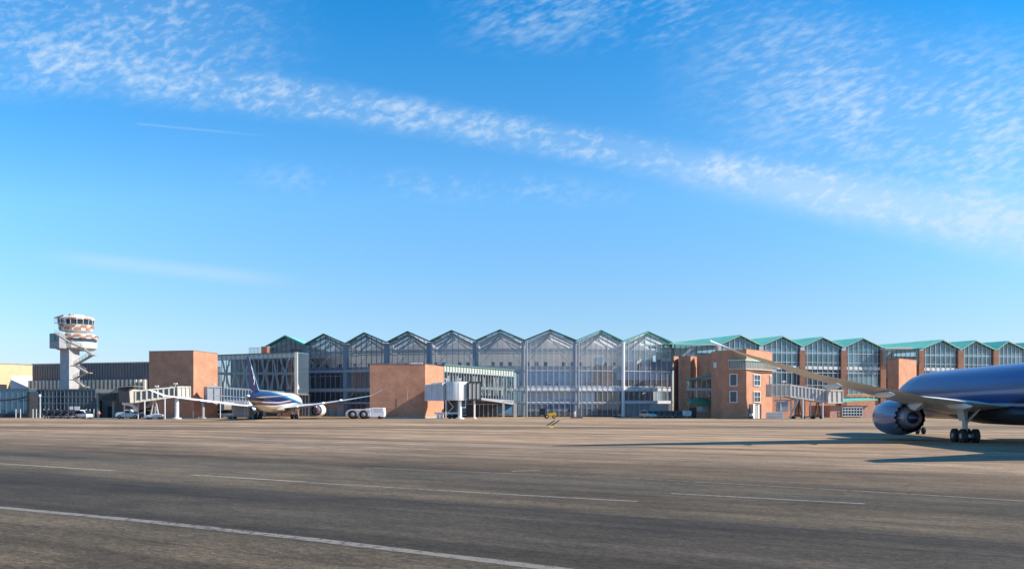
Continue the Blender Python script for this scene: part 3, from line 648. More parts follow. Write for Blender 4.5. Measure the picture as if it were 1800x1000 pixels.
def checker(ya, yb, r0, r1, rows, n=24, rot0=0):
    b = MB()
    for j in range(rows):
        y0_ = ya+(yb-ya)*j/rows; y1_ = ya+(yb-ya)*(j+1)/rows
        for k in range(n):
            if (k+j) % 2: continue
            a0, a1 = [2*math.pi*(k+q)/n+.26 for q in (0, 1)]; ra = px(r0+(r1-r0)*j/rows)+.06; rb = px(r0+(r1-r0)*(j+1)/rows)+.06
            P_ = lambda a, r, y: (tx+r*math.cos(a), TY+3+r*math.sin(a), gz(y, TY))
            b.add([P_(a0, ra, y0_), P_(a1, ra, y0_), P_(a1, rb, y1_), P_(a0, rb, y1_)], [(0, 1, 2, 3)])
    b.build('red_checks', pm('faded_red', (.46, .21, .14), .6), tw)
checker(594.2, 587.4, 35, 35.4, 2, 22); checker(579.6, 570.2, 26.6, 28.9, 2, 18); checker(560.6, 558, 30.4, 31, 1, 14)
b = MB()
for k in range(18):
    a = 2*math.pi*k/18; b.bar((tx+px(28.3)*math.cos(a), TY+3+px(28.3)*math.sin(a), gz(569.5, TY)), (tx+px(29.3)*math.cos(a), TY+3+px(29.3)*math.sin(a), gz(561, TY)), .14)
b.build('window_frame', steel_l, cabg)
# balcony box on the left with dark windows, roof gear
b = MB(); b.wall(G(87, TY-1.5), G(104, TY-3.5), 5, gz(613, TY), gz(587, TY)); bx_ = b.build('side_box', pm('tower_grey', (.30, .31, .34), .6), tw)
b = MB(); b.wall(G(88, TY-1.8), G(97, TY-3), .1, gz(600, TY), gz(588.5, TY), -.1); b.build('window', glass_dark, bx_)
b = MB(); b.wall(G(98, TY-3.1), G(103, TY-3.7), .1, gz(600, TY), gz(590.5, TY), -.1); b.build('window', glass_dark, bx_)
b = MB()
for p_ in ((92, 105),):
    x0, x1 = gx(92, TY-4), gx(112, TY-4)
    b.bar((x0, TY-3, gz(561, TY)), (x1, TY-4, gz(556.5, TY)), .15, .3)
    for k in range(5): x = x0+(x1-x0)*k/4; b.bar((x, TY-3, gz(569, TY)), (x, TY-3, gz(560.5, TY)), .07)
    b.bar((x0, TY-3, gz(565, TY)), (x1, TY-3, gz(565, TY)), .07); b.bar((x0, TY-3, gz(569.5, TY)), (x1, TY-3, gz(569.5, TY)), .3, .2)
b.build('balcony', steel_m, tw)
b = MB(); b.tube([(tx, TY+3, gz(551, TY)), (tx, TY+3, gz(545.5, TY))], .06, 6); b.build('antenna', steel_m, tw); b = MB(); b.tube([(tx-1.4, TY+3, gz(552, TY)), (tx-1.4, TY+3, gz(549, TY))], .35, 8); b.build('roof_vent', steel_m, tw)
# zigzag stairs
st = [(98, 589), (121, 604), (143, 613.5), (162.5, 626), (131, 643.5), (153, 656), (130, 667.5), (147.5, 680), (140, 684)]
b = MB(); r_ = MB()
for i in range(len(st)-1):
    (x0, y0_), (x1, y1_) = st[i], st[i+1]; o = -5.2+(i % 2)*.9 if i > 2 else -5.4
    a = (gx(x0, TY+o), TY+o, gz(y0_, TY)); c = (gx(x1, TY+o), TY+o, gz(y1_, TY)); b.bar(a, c, 1.0, .35)
    r_.bar((a[0], a[1]-.5, a[2]+.95), (c[0], c[1]-.5, c[2]+.95), .07, .08); r_.bar((a[0], a[1]-.5, a[2]+.5), (c[0], c[1]-.5, c[2]+.5), .05, .06); n = 6
    for k in range(n+1):
        t = k/n; p = [a[j]+(c[j]-a[j])*t for j in range(3)]; r_.bar((p[0], p[1]-.5, p[2]), (p[0], p[1]-.5, p[2]+.95), .05)
    b.box(c[0]-.9, c[0]+.9, c[1]-.4, c[1]+1.0, c[2]-.2, c[2])
sto = b.build('staircase', pm('stair_beige', (.42, .36, .29), .7), tw); r_.build('railing', beige, sto)
# ================================================================ left background buildings
def simple_building(name, label, cat, px0, px1, Y0, Y1, ytop, depth, mat, z0=0, roofm=None, th=None):
    P, Q = G(px0, Y0), G(px1, Y1); r = thing(name, label, cat, (*lerp2(P, Q, .5), 0)); zt = (gz(ytop[0], Y0), gz(ytop[1], Y1))
    b = MB(); b.wall(P, Q, depth, z0, zt); b.build('wall', mat, r)
    b = MB(); b.wall((P[0]-.1, P[1]), (Q[0]+.1, Q[1]), depth+.3, (zt[0], zt[1]), (zt[0]+.3, zt[1]+.3), -.15); b.build('roof', roofm or grey, r); return r, P, Q
r, P, Q = simple_building('hangar', 'tan hangar with a large white door at the far left edge', 'hangar', -60, 57.5, 228, 256, (637.5, 641), 30, tan)
def pcol(P, Q, v):
    k = (v-CX)/F; return lerp2(P, Q, (k*P[1]-P[0])/((Q[0]-P[0])-k*(Q[1]-P[1])))
a_, c_ = pcol(P, Q, 18), pcol(P, Q, 56.5); b = MB(); b.wall(a_, c_, .3, 5, (gz(661, a_[1]), gz(661, c_[1])), -.2); b.build('door', white, r)
a_, c_ = pcol(P, Q, -4), pcol(P, Q, 11)
b = MB(); b.wall(a_, c_, .3, 5, gz(675, a_[1]), -.2); b.build('dark_opening', darkm, r)
r, P, Q = simple_building('warehouse', 'long dark grey warehouse with pale fins behind the control tower', 'warehouse', 57.5, 262, 245, 222, (641, 637.5), 25, dgrey)
b = MB(); b2 = MB(); (nx, ny), l = nrm(P, Q)
b.wall(P, Q, .2, 5, (gz(669, 245), gz(668, 222)), -.8); fb = b.build('lower_band', pm('grey_band', (.34, .34, .33), .6), r)
for k in range(30):
    x, y = lerp2(P, Q, k/29.5); ztop = gz(669, 245)+(gz(667, 222)-gz(669, 245))*k/29; b2.box(x-.28, x+.28, y-1.9, y-.85, 5, ztop)
b2.build('fins', cream, fb)
b = MB()
for k in range(44): x, y = lerp2(P, Q, k/43.5); b.bar((x, y-.06, 10.2), (x, y-.06, gz(639, 232)), .08)
b.build('cladding_seams', pm('seam', (.095, .105, .125), .5), r)
r, P, Q = simple_building('glass_pavilion', 'low dark glass pavilion behind the baggage dollies, below the control tower', 'pavilion', 52, 168, 196, 196, (685.5, 685.5), 12, glass_dark, roofm=dgrey)
b = MB()
for k in range(18): x, y = lerp2(P, Q, k/17); b.bar((x, y-.06, 0), (x, y-.06, gz(686, 196)), .09)
for z in (gz(697, 196), gz(709, 196), .9): b.bar((P[0], P[1]-.07, z), (Q[0], Q[1]-.07, z), .08, .14)
b.build('window_frame', steel, r)
b = MB(); b.wall(P, Q, .1, 0, 1.0, -.12); b.build('base_panel', pm('brown_base', (.10, .085, .06), .8), r)
r, P, Q = simple_building('glass_pavilion', 'bright blue glazed pavilion at the far left edge', 'pavilion', -80, 51.5, 193, 193, (685, 685), 12, glass_blue, roofm=dgrey)
b = MB()
for k in range(14): x, y = lerp2(P, Q, k/13); b.bar((x, y-.06, 0), (x, y-.06, gz(686, 193)), .08)
b.bar((P[0], P[1]-.07, gz(699, 193)), (Q[0], Q[1]-.07, gz(699, 193)), .08, .12)
b.build('window_frame', steel, r)
b = MB(); b.wall(P, Q, .1, 0, .95, -.12); b.build('base_panel', darkm, r)
b = MB(); b.tube([(gx(-5, 189), 189, gz(704, 189)), (gx(15, 189), 189, gz(703, 189)), (gx(35, 189), 189, gz(700, 189)), (gx(50, 189), 189, gz(696, 189))], .16, 8); b.box(gx(50, 189), gx(54, 189), 188.5, 192, 0, gz(688, 189))
tag(b.build('overhead_pipe', darkm), 'dark curved pipe hung in front of the blue glazed pavilion', 'pipe')
# undercroft beside the pavilion
r = thing('concrete_undercroft', 'open concrete undercroft with a dark panel behind the service truck', 'loading bay', (gx(190, 192), 192, 0))
b = MB(); b.wall(G(168, 190), G(262, 190), 12, gz(690, 190), gz(684, 190)); b.build('roof', conc, r)
b = MB(); b.wall(G(168, 199), G(262, 199), .3, 0, 5.8); b.build('wall', pm('shadow_concrete', (.2, .19, .17), .85), r)  # back wall concrete darkened in its colour to look shaded
for p_ in (169.5, 197, 216, 240): b = MB(); b.wall(G(p_, 191), G(p_+3.5, 191), .6, 0, gz(690.2, 191)); b.build('column', conc, r)
b = MB(); b.wall(G(175.5, 189.8), G(202, 189.8), .3, gz(704, 189.8), gz(692, 189.8)); b.build('dark_panel', darkm, r)
b = MB(); b.wall(G(189, 195), G(197, 195), .3, 0, gz(714, 195)); b.build('door', navy, r)
# ================================================================ old gabled wing
old = thing('gabled_terminal_wing', 'brick and glass terminal wing with green copper gables on the right', 'terminal building', (85, 222, 0))
OV = [(1263, 607), (1337, 606), (1409.5, 606.5), (1482, 607), (1551, 608), (1618, 609.5), (1687, 610.5), (1749, 612), (1806, 613)]
OP = {0: (1300, 587.5), 1: (1374, 590), 2: (1444, 590), 3: (1515, 591.5), 5: (1655, 596), 6: (1713, 597), 7: (1770, 598), 8: (1826, 600)}
OV.append((1858, 614))
def ody(x): return 215.0+(x-1263)/543*24
ovp = [G(x, ody(x)) for x, y in OV]; OZV, OZP = 18.6, 21.2
odir = (-.42, .91)
for i in range(9):
    P, Q = ovp[i], ovp[i+1]
    if i == 4: continue
    pk = (OP[i][0]-OV[i][0])/(OV[i+1][0]-OV[i][0])
    gable(old, P, Q, OZV, OZP, 6.0, 8, glass_old, steel_l, [(16.9, .12), (14.4, .12), (11.6, .16), (8.2, .14)], copper if False else pm('copper_edge', (.30, .56, .46), .5, var=.1), pk, mw=.1, dash=[(12.5, 13.4, .6, white2)])
    # each roof in one colour: green standing seam copper
    pkp = lerp2(P, Q, pk)
    for E0, E1 in ((P, pkp), (Q, pkp)):
        b = MB(); Lr = 30 if i in (0, 5) else 22
        b.add([(E0[0], E0[1]-.6, OZV+.15), (E1[0], E1[1]-.6, OZP+.15), (E1[0]+odir[0]*Lr, E1[1]+odir[1]*Lr, OZP+.15), (E0[0]+odir[0]*Lr, E0[1]+odir[1]*Lr, OZV+.15)], [(0, 1, 2, 3)])
        for k in range(1, 26):
            q = k/26*Lr; b.bar((E0[0]+odir[0]*q, E0[1]+odir[1]*q, OZV+.2), (E1[0]+odir[0]*q, E1[1]+odir[1]*q, OZP+.2), .09, .07)
        b.build('roof', copper, old)
    # interior floors / back
    b = MB(); b.wall(P, Q, 14, 11.0, 11.4, .5); b.build('floor_slab', steel_m, old)
    b = MB(); b.wall(P, Q, .3, 3, 17.5, 15); b.build('back_wall', pm('old_interior', (.2, .23, .25), .7), old)
for i in range(9):
    x, y = ovp[i]; b = MB(); b.box(x-.75, x+.75, y-.7, y+1.2, 0, gz(616, y)); pr = b.build('pier', brick, old)
    b = MB(); b.box(x-.55, x+.55, y-.62, y+1.0, gz(616, y), OZV-.15); b.build('cap', white, pr)
b = MB()
for i in range(9):
    P, Q = ovp[i], ovp[i+1]; b.wall(lerp2(P, Q, .08), lerp2(P, Q, .92), .4, 0, 5.9, .1)
lw_ = b.build('lower_wall', brick, old)
for i in range(2, 6):
    P, Q = ovp[i], ovp[i+1]
    for k in range(6): u = .14+k*.145; b = MB(); b.wall(lerp2(P, Q, u-.045), lerp2(P, Q, u+.045), .1, 4.3, 5.2, .02); b.build('window', glass_dark, lw_)
# the link roof between the glass hall and the first old gable, and the recessed link right of gable four
def link(p0, p1, Y0, Y1, yt, ym_, yb_, name):
    P, Q = G(p0, Y0), G(p1, Y1)
    g = MB(); g.wall(P, Q, .1, gz(yb_, Y0), gz(ym_, Y0), .1); gl = g.build('glass_front', glass_walk, old)
    m = MB()
    for k in range(9): a = lerp2(P, Q, k/8); m.bar((*a, gz(yb_, Y0)), (*a, gz(ym_, Y0)), .1)
    m.build('window_frame', steel, gl)
    b = MB(); b.wall(lerp2(P, Q, .3), lerp2(P, Q, .48), .2, gz(yb_, Y0), gz(yb_-9, Y0), .5); b.build('interior_wall', white, old)
    b = MB(); b.wall(P, Q, .3, gz(yb_+20, Y0), gz(ym_, Y0), 10); b.build('back_wall', grey, old)
link(1187, 1262, 210, 214, 600, 606, 628, 'a'); link(1552, 1616, 226, 229, 603, 613, 640, 'b')
b = MB(); P_, Q_ = G(1183, 210), G(1263, 213.6)
b.add([(P_[0]-.5, P_[1]-1, gz(605, 210)), (Q_[0], Q_[1]-1, gz(606.5, 213.6)), (Q_[0]-10, Q_[1]+26, OZP), (P_[0]-9, P_[1]+24, OZV+.3)], [(0, 1, 2, 3)]); b.build('roof', copper, old)
b = MB(); b.wall((P_[0]-.5, P_[1]-1.2), (Q_[0], Q_[1]-1.2), .3, (gz(605.8, 210), gz(607.5, 213.6)), (gz(603.8, 210), gz(605.5, 213.6))); b.build('eave', grey, old)
P_, Q_ = G(1552, 226), G(1601, 226); b = MB(); b.wall(P_, Q_, 3, gz(613.5, 226), gz(611, 226), -1.2); b.build('eave', white, old)
b = MB(); P_, Q_ = G(1551, 227), G(1618, 230); b.add([(P_[0], P_[1]-1, OZV), (Q_[0], Q_[1]-1, OZV), (Q_[0]-8, Q_[1]+20, OZP-.6), (P_[0]-8, P_[1]+20, OZP-.6)], [(0, 1, 2, 3)]); b.build('roof', copper, old)
# brick link volumes
def bvol(label, pts, zt, nm='brick_stair_tower'):
    cx_ = sum(p[0] for p in pts)/len(pts); cy_ = sum(p[1] for p in pts)/len(pts); r = thing(nm, label, 'brick building', (cx_, cy_, 0))
    b = MB(); b.prism(pts, 0, zt); b.build('wall', brick, r)
    b = MB(); b.prism([(cx_+(p[0]-cx_)*1.012, cy_+(p[1]-cy_)*1.012) for p in pts], zt, zt+.14); b.build('coping', pm('brick_coping', (1, 1, 1)), r); return r
v0 = [G(1193.5, 199), G(1214, 196), G(1253, 203), (gx(1253, 203)-3, 210), (gx(1195, 206), 206)]
rr = bvol('brick stair block with a shaded left face between the glass hall and the octagonal tower', v0, gz(627.5, 199))
b = MB(); b.box(gx(1192.8, 198), gx(1194, 198), 197.6, 198, 0, gz(634, 198)); b.build('drain_pipe', steel_m, rr)
rr = bvol('narrow lit brick pier at the right end of the glass hall', [G(1184.5, 202), G(1193, 204), G(1193, 209), G(1184.5, 207)], gz(626.5, 202))
rr = bvol('small brick tower beside the nose of the moving airliner', [G(1560, 204), G(1580, 200), G(1611, 208), (gx(1611, 208)-3, 216), (gx(1562, 211), 211)], gz(632, 204))
# covered glass bridge and green half dome canopy
r = thing('glazed_footbridge', 'sloping glazed footbridge with copper edge left of the octagonal brick tower', 'footbridge', (gx(1230, 190), 190, 0))
Pb, Qb = G(1206, 193), G(1252, 186)
b = MB(); b.wall(Pb, Qb, 3, (gz(669.5, 193), gz(659.5, 186)), (gz(667, 193), gz(656.5, 186)), -.2); b.build('roof', copper_d, r)
b = MB(); b.wall(Pb, Qb, .1, (gz(699, 193), gz(699, 186)), (gz(669.5, 193), gz(659.5, 186))); gl = b.build('glass_wall', glass_walk, r)
b = MB()
for k in range(6): t = k/5; x, y = lerp2(Pb, Qb, t); b.bar((x, y-.05, gz(699, y)), (x, y-.05, gz(669.5-10*t, y)), .1)
b.bar((*Pb, gz(684, 193)), (*Qb, gz(684, 186)), .1, .5); b.build('window_frame', steel_m, gl)
r = thing('half_dome_canopy', 'green arched metal canopy over a doorway left of the octagonal brick tower', 'canopy', (gx(1229, 189), 189, 0))
rings = []; cxn = gx(1230, 189); hw = gx(1253, 189)-cxn
for j in range(7):
    t = j/6; rings.append([(cxn+hw*math.cos(math.pi*k/12)*(1-.05*t), 186.5+4*t, gz(711.5, 187)+(gz(698, 187)-gz(711.5, 187))*math.sin(math.pi*k/12)*(.55+.45*math.sin(t*math.pi/2))) for k in range(13)])
b = MB(); b.loft(rings, cap=True, closed=False); b.build('dome', pm('dome_green', (.02, .20, .12), .4), r, smooth=True)
b = MB(); b.box(cxn-hw*.95, cxn+hw, 187.2, 187.6, 0, gz(711.8, 187)); bb = b.build('wall', brick, r)
b = MB(); b.box(cxn-hw*.35, cxn+hw*.4, 187.05, 187.15, gz(723, 187), gz(714, 187)); bw = b.build('window', glass_blue, bb)
b = MB()
for k in range(6): x = cxn-hw*.35+hw*.75*k/5; b.bar((x, 187, gz(723, 187)), (x, 187, gz(714, 187)), .1)
b.bar((cxn-hw*.35, 187, gz(723, 187)), (cxn+hw*.4, 187, gz(723, 187)), .1); b.build('frame', white, bw)
b = MB(); b.box(cxn-hw*.95, cxn-hw*.4, 187.1, 187.18, 0, gz(716, 187)); b.build('door', darkm, bb)
# ================================================================ octagonal brick tower
ot = thing('octagonal_brick_tower', 'octagonal brick tower with white framed windows beside the ribbed jet bridge', 'brick tower', (gx(1305, 183), 183, 0))
O = [G(1250, 183), G(1270, 177.5), G(1312, 174.5), G(1357.5, 184), (gx(1357.5, 184)-.5, 190), (gx(1312, 174.5)-1, 197), (gx(1270, 177)-1, 197), G(1250, 190)]
zT = gz(616, 178)
b = MB(); b.prism(O, 0, zT); owall = b.build('wall', brick, ot)
# projecting upper drum: parapet, copper ledge, glazed band
def faceu(P, Q, u): return lerp2(P, Q, u)
P2_, P3_, P1_ = O[2], O[3], O[1]
rnd = [faceu(P1_, P2_, .35), P2_, (faceu(P2_, P3_, .5)[0]+.5, faceu(P2_, P3_, .5)[1]-.5), (P3_[0]+.25, P3_[1]-.3), (P3_[0]+.3, P3_[1]+5), (P2_[0]+1, P2_[1]+9)]
cx_ = sum(p[0] for p in rnd)/6; cy_ = sum(p[1] for p in rnd)/6
ex = lambda q: [(cx_+(p[0]-cx_)*q, cy_+(p[1]-cy_)*q) for p in rnd]
b = MB(); b.prism(ex(1.12), gz(634, 174.5), gz(631.5, 174.5)); b.build('copper_ledge', pm('copper_edge', (1, 1, 1)), ot)
b = MB(); b.prism(ex(1.08), gz(648, 174.5), gz(634.1, 174.5)); gl = b.build('glazed_band', glass_walk, ot)
b = MB(); b.prism(ex(1.02), gz(647, 174.5), gz(634.5, 174.5)); b.build('inner_band', pm('beige_inner', (.45, .38, .3), .7), ot)
b = MB(); q = ex(1.09)
for i in range(4):
    for k in range(7): p = lerp2(q[i], q[i+1], k/7); b.bar((*p, gz(648, 174.5)), (*p, gz(634.2, 174.5)), .08)
for i in range(5): b.bar((*q[i], gz(648.2, 174.5)), (*q[i+1], gz(648.2, 174.5)), .15, .2)
b.build('window_frame', beige, gl)
b = MB(); b.prism([(cx_+(p[0]-cx_)*1.004, cy_+(p[1]-cy_)*1.004) for p in [O[2], O[3], O[4], O[5]]], zT+.0, zT+.15); b.build('coping', pm('brick_coping', (1, 1, 1)), ot)
def owin(P, Q, px0, px1, y0_, y1_, name='window', grid=True, gm=glass_dark):
    # find u for given pixel columns on line P-Q
    def upx(pxv):
        k = (pxv-CX)/F; return (k*P[1]-P[0])/((Q[0]-P[0])-k*(Q[1]-P[1]))
    u0, u1 = upx(px0), upx(px1); a, c = lerp2(P, Q, u0), lerp2(P, Q, u1); z0, z1 = gz(y0_, a[1]), gz(y1_, a[1])
    b = MB(); b.wall(a, c, .1, z0, z1, -.06); g = b.build(name, gm, owall)
    f = MB(); wf = .16; up3 = lambda p, z: (p[0], p[1], z); (nx, ny), l = nrm(a, c); s3 = lambda p: (p[0]-nx*.12, p[1]-ny*.12)
    A_, C_ = s3(a), s3(c)
    f.bar((*A_, z0-.1), (*A_, z1+.1), wf, .2, up=(nx, ny, 0)); f.bar((*C_, z0-.1), (*C_, z1+.1), wf, .2, up=(nx, ny, 0)); f.bar((*A_, z0), (*C_, z0), .22, .16); f.bar((*A_, z1), (*C_, z1), .2, .16)
    if grid:
        M_ = lerp2(A_, C_, .5); f.bar((*M_, z0), (*M_, z1), .08, .12, up=(nx, ny, 0)); f.bar((*A_, (z0+z1)/2), (*C_, (z0+z1)/2), .12, .08)
    f.build('frame', white, g)
for ya, yb in ((678, 657.5), (707, 687.5)):
    owin(O[1], O[2], 1283.5, 1296, ya, yb, grid=False); owin(O[2], O[3], 1324, 1335, ya-.5, yb+.5)
owin(O[2], O[3], 1352.5, 1355, 677, 660, grid=False); owin(O[0], O[1], 1256, 1260, 646, 637.5, grid=False, gm=white)
def fpanel(P, Q, px0, px1, y0_, y1_, mat, name, off=-.06):
    def upx(pxv): k = (pxv-CX)/F; return (k*P[1]-P[0])/((Q[0]-P[0])-k*(Q[1]-P[1]))
    a, c = lerp2(P, Q, upx(px0)), lerp2(P, Q, upx(px1)); b = MB(); b.wall(a, c, .1, max(0, gz(y0_, a[1])), gz(y1_, a[1]), off); return b.build(name, mat, owall)
fpanel(O[2], O[3], 1316, 1338, 737, 710, darkm, 'doorway'); fpanel(O[2], O[3], 1323, 1326.5, 737, 709.5, white, 'door_post', -.14); fpanel(O[2], O[3], 1331.5, 1334, 737, 711, white2, 'door_post', -.14); fpanel(O[2], O[3], 1316.5, 1323, 731, 726.5, white, 'door_panel', -.12); fpanel(O[2], O[3], 1327.5, 1331, 737, 712, grey, 'door_leaf', -.1)
# ================================================================ low brick hall on the right with curved copper canopy
lh = thing('low_brick_hall', 'low brick building with gridded windows under a curved copper roof behind the jet engine', 'brick building', (gx(1500, 196), 196, 0))
P_, Q_ = G(1456, 195), G(1552, 198)
b = MB(); b.prism([G(1459, 195), G(1546, 198), (gx(1546, 198)+1, 206), (gx(1459, 195)-1, 206)], 0, gz(712.6, 196)); lwl = b.build('wall', pm('pink_brick', (.45, .24, .18), .85, var=.2, scale=1.5), lh)
rings = []
for k in range(9):
    t = k/8; x = gx(1452+t*96, 195); z = gz(709+(-5.5)*math.sin(t*math.pi/2), 195); rings.append([(x, 193.5+3*t, z), (x, 206, z+.6), (x, 206, z+.9), (x, 193.5+3*t, z+.3)])
b = MB(); b.loft(rings); b.build('roof', copper, lh, smooth=True)
for (a0, a1) in ((1480.5, 1516), (1519, 1521)):
    if a1-a0 < 5: continue
    b = MB(); b.wall(G(a0, 195.6), G(a1, 196.8), .1, gz(731, 196), gz(716, 196), -.1); w_ = b.build('window', glass_dark, lwl)
    b = MB()
    for k in range(8): b.bar((*G(a0+(a1-a0)*k/7, 195.3+k*.16), gz(731, 196)), (*G(a0+(a1-a0)*k/7, 195.3+k*.16), gz(716, 196)), .12)
    for y_ in (731, 726, 721, 716): b.bar((*G(a0, 195.3), gz(y_, 196)), (*G(a1, 196.5), gz(y_, 196)), .12)
    b.build('frame', white, w_)
# ================================================================ jet bridges
def tunnel(r, p0, p1, z0, z1, w_, rib, mat, rmat, wins=None, name='tunnel'):
    """p0,p1 plan points; z0=(bottom,top) at p0, z1 at p1; rib spacing in m; wins -> dark glazing strips between ribs"""
    (nx, ny), l = nrm(p0, p1); hw = w_/2
    c = lambda p, s, z: (p[0]+nx*s, p[1]+ny*s, z)
    b = MB(); b.hexa([c(p0, -hw, z0[0]), c(p1, -hw, z1[0]), c(p1, hw, z1[0]), c(p0, hw, z0[0]), c(p0, -hw, z0[1]), c(p1, -hw, z1[1]), c(p1, hw, z1[1]), c(p0, hw, z0[1])]); o = b.build(name, mat, r)
    n = max(2, int(l/rib)); zz = lambda t, k: z0[k]+(z1[k]-z0[k])*t
    for sg in (-1, 1):
      q = MB()
      for k in range(n+1):
        t = k/n; p = lerp2(p0, p1, t)
        for s in (sg*(hw+.08),): q.bar(c(p, s, zz(t, 0)-.05), c(p, s, zz(t, 1)+.05), .18 if wins is None else .24, .16, up=(nx, ny, 0))
      for s in (sg*(hw+.06),):
        for kz, dz in ((0, .12), (1, -.12)): q.bar(c(p0, s, z0[kz]+dz), c(p1, s, z1[kz]+dz), .14, .3)
      q.build('ribs', rmat, o)
    if wins:
      for sg in (-1, 1):
        g = MB()
        for k in range(n):
            ta, tb = (k+.22)/n, (k+.78)/n; a, d = lerp2(p0, p1, ta), lerp2(p0, p1, tb); h0 = zz(ta, 1)-zz(ta, 0)
            for s in (sg*(hw+.03),):
                g.add([c(a, s, zz(ta, 0)+.18*h0), c(d, s, zz(tb, 0)+.18*h0), c(d, s, zz(tb, 1)-.14*h0), c(a, s, zz(ta, 1)-.14*h0)], [(0, 1, 2, 3)])
        g.build('side_windows', wins, o)
    return o
def leg(r, x, y, zt, rad, mat, base=True, name='leg'):
    b = MB(); b.tube([(x, y, 0.0), (x, y, zt)], rad, 12)
    if base: b.tube([(x, y, 0), (x, y, .22), (x, y, .3)], [rad*2.2, rad*2.2, rad*1.1], 14)
    return b.build(name, mat, r, smooth=True)
def bogie(r, x, y, zt, sp=1.1, rot=0, mat=white2, wr=.5):
    b = MB(); b.box(x-sp, x+sp, y-.25, y+.25, .5, .85); b.bar((x-sp*.7, y, .85), (x-.15, y, zt), .2); b.bar((x+sp*.7, y, .85), (x+.15, y, zt), .2); b.bar((x-sp*.9, y, .7), (x+sp*.9, y, .7), .3); o = b.build('wheel_frame', mat, r)
    for s in (-1, 1):
        for q in (-.45, .45): b = MB(); b.wheel((x+s*sp, y+q, wr), wr, .35, 'y'); b.build('wheel', black, o, smooth=True)
    return o
def beacon(r, x, y, z, mat=white):
    b = MB(); b.tube([(x, y, z), (x, y, z+.5)], .08, 8); b.box(x-.35, x+.35, y-.2, y+.2, z+.45, z+.75); b.build('roof_lamp', mat, r)
# bridge 1
Y1 = 171.0; j1 = thing('jet_bridge', 'beige jet bridge with open dark cab in front of the windowless brick block', 'jet bridge', (gx(304, Y1), Y1, 0))
z = lambda y, Y=Y1: gz(y, Y)
tunnel(j1, G(238, Y1-1), G(306, Y1+2), (z(707.5), z(686.5)), (z(698), z(679.5)), 2.6, 1.0, beige, pm('bridge_rib', (.58, .54, .47), .5), glass_dark)
tunnel(j1, G(306, Y1+2), G(328, Y1+4), (z(700), z(678.5)), (z(698.5), z(678.5)), 3.2, .85, pm('bridge_rib', (1, 1, 1)), beige, None, 'rotunda')
b = MB(); xa, xb = gx(219, Y1-2), gx(240, Y1-1)
b.hexa([(xa+.5, Y1-4, z(708)), (xb, Y1-2.6, z(708.5)), (xb, Y1+1.2, z(708.5)), (xa+.5, Y1+.6, z(708)), (xa, Y1-4, z(681)), (xb, Y1-2.6, z(684)), (xb, Y1+1.2, z(684)), (xa, Y1+.6, z(681))]); cb = b.build('cab', beige, j1, bevel=.12)
b = MB(); b.hexa([(xa+.0, Y1-4.2, z(707)), (xa+1.9, Y1-3.9, z(708)), (xa+1.9, Y1-3.6, z(708)), (xa, Y1-3.9, z(707)), (xa-.25, Y1-4.4, z(682.5)), (xa+1.7, Y1-3.9, z(682.5)), (xa+1.7, Y1-3.6, z(682.5)), (xa-.25, Y1-4.0, z(682.5))]); b.build('cab_opening', darkm, cb)
b = MB(); b.hexa([(xa-.5, Y1-4.6, z(681.5)), (xa+2.8, Y1-4.2, z(680)), (xa+2.8, Y1+.8, z(680)), (xa-.5, Y1+.8, z(681.5)), (xa-.5, Y1-4.6, z(680.5)), (xa+2.8, Y1-4.2, z(678.8)), (xa+2.8, Y1+.8, z(678.8)), (xa-.5, Y1+.8, z(680.5))]); b.build('bellows', pm('cab_hood', (.22, .20, .18), .7), cb)
leg(j1, gx(304, Y1), Y1+2, z(698), .42, white, True, 'column')
for p_, q_, yy_ in ((258, 703, -1), (288, 700, .5)): leg(j1, gx(p_, Y1-1.5), Y1-1.5+yy_, z(q_), .13, white2, False)
bogie(j1, gx(272, Y1), Y1, z(702)); beacon(j1, gx(305, Y1), Y1+1, z(679)); beacon(j1, gx(272, Y1), Y1+1, z(683.5))
b = MB(); b.tube([(gx(304, Y1)+.3, Y1+1, z(706)), (gx(309, Y1), Y1+.8, z(706)), (gx(310, Y1), Y1+.8, z(704))], .12, 8); b.build('floodlight', white, j1)
# bridge 1b right of block A, behind the airliner
Yb_ = 182.0; j4 = thing('jet_bridge', 'shaded jet bridge with louvred side reaching from the brick block towards the parked airliner tail', 'jet bridge', (gx(395, Yb_), Yb_, 0))
tunnel(j4, G(362, 179.5), G(386, 181), (gz(707, 180), gz(679.5, 180)), (gz(707, 181), gz(679.5, 181)), 3.4, 1.1, grey, steel_m, None, 'rotunda')
tunnel(j4, G(386, 182), G(492, 199), (gz(706, 182), gz(680.5, 182)), (gz(709, 199), gz(688, 199)), 2.4, .9, pm('bridge_shade', (.16, .155, .17), .5), steel, glass_dark)  # shade is put into the dark tunnel and rib colours
leg(j4, gx(357, 178.6), 178.6, 3.6, .3, grey, True, 'column'); leg(j4, gx(390, 182), 181, 3.6, .1, white2, False); beacon(j4, gx(375, 180), 180, gz(679.5, 180))
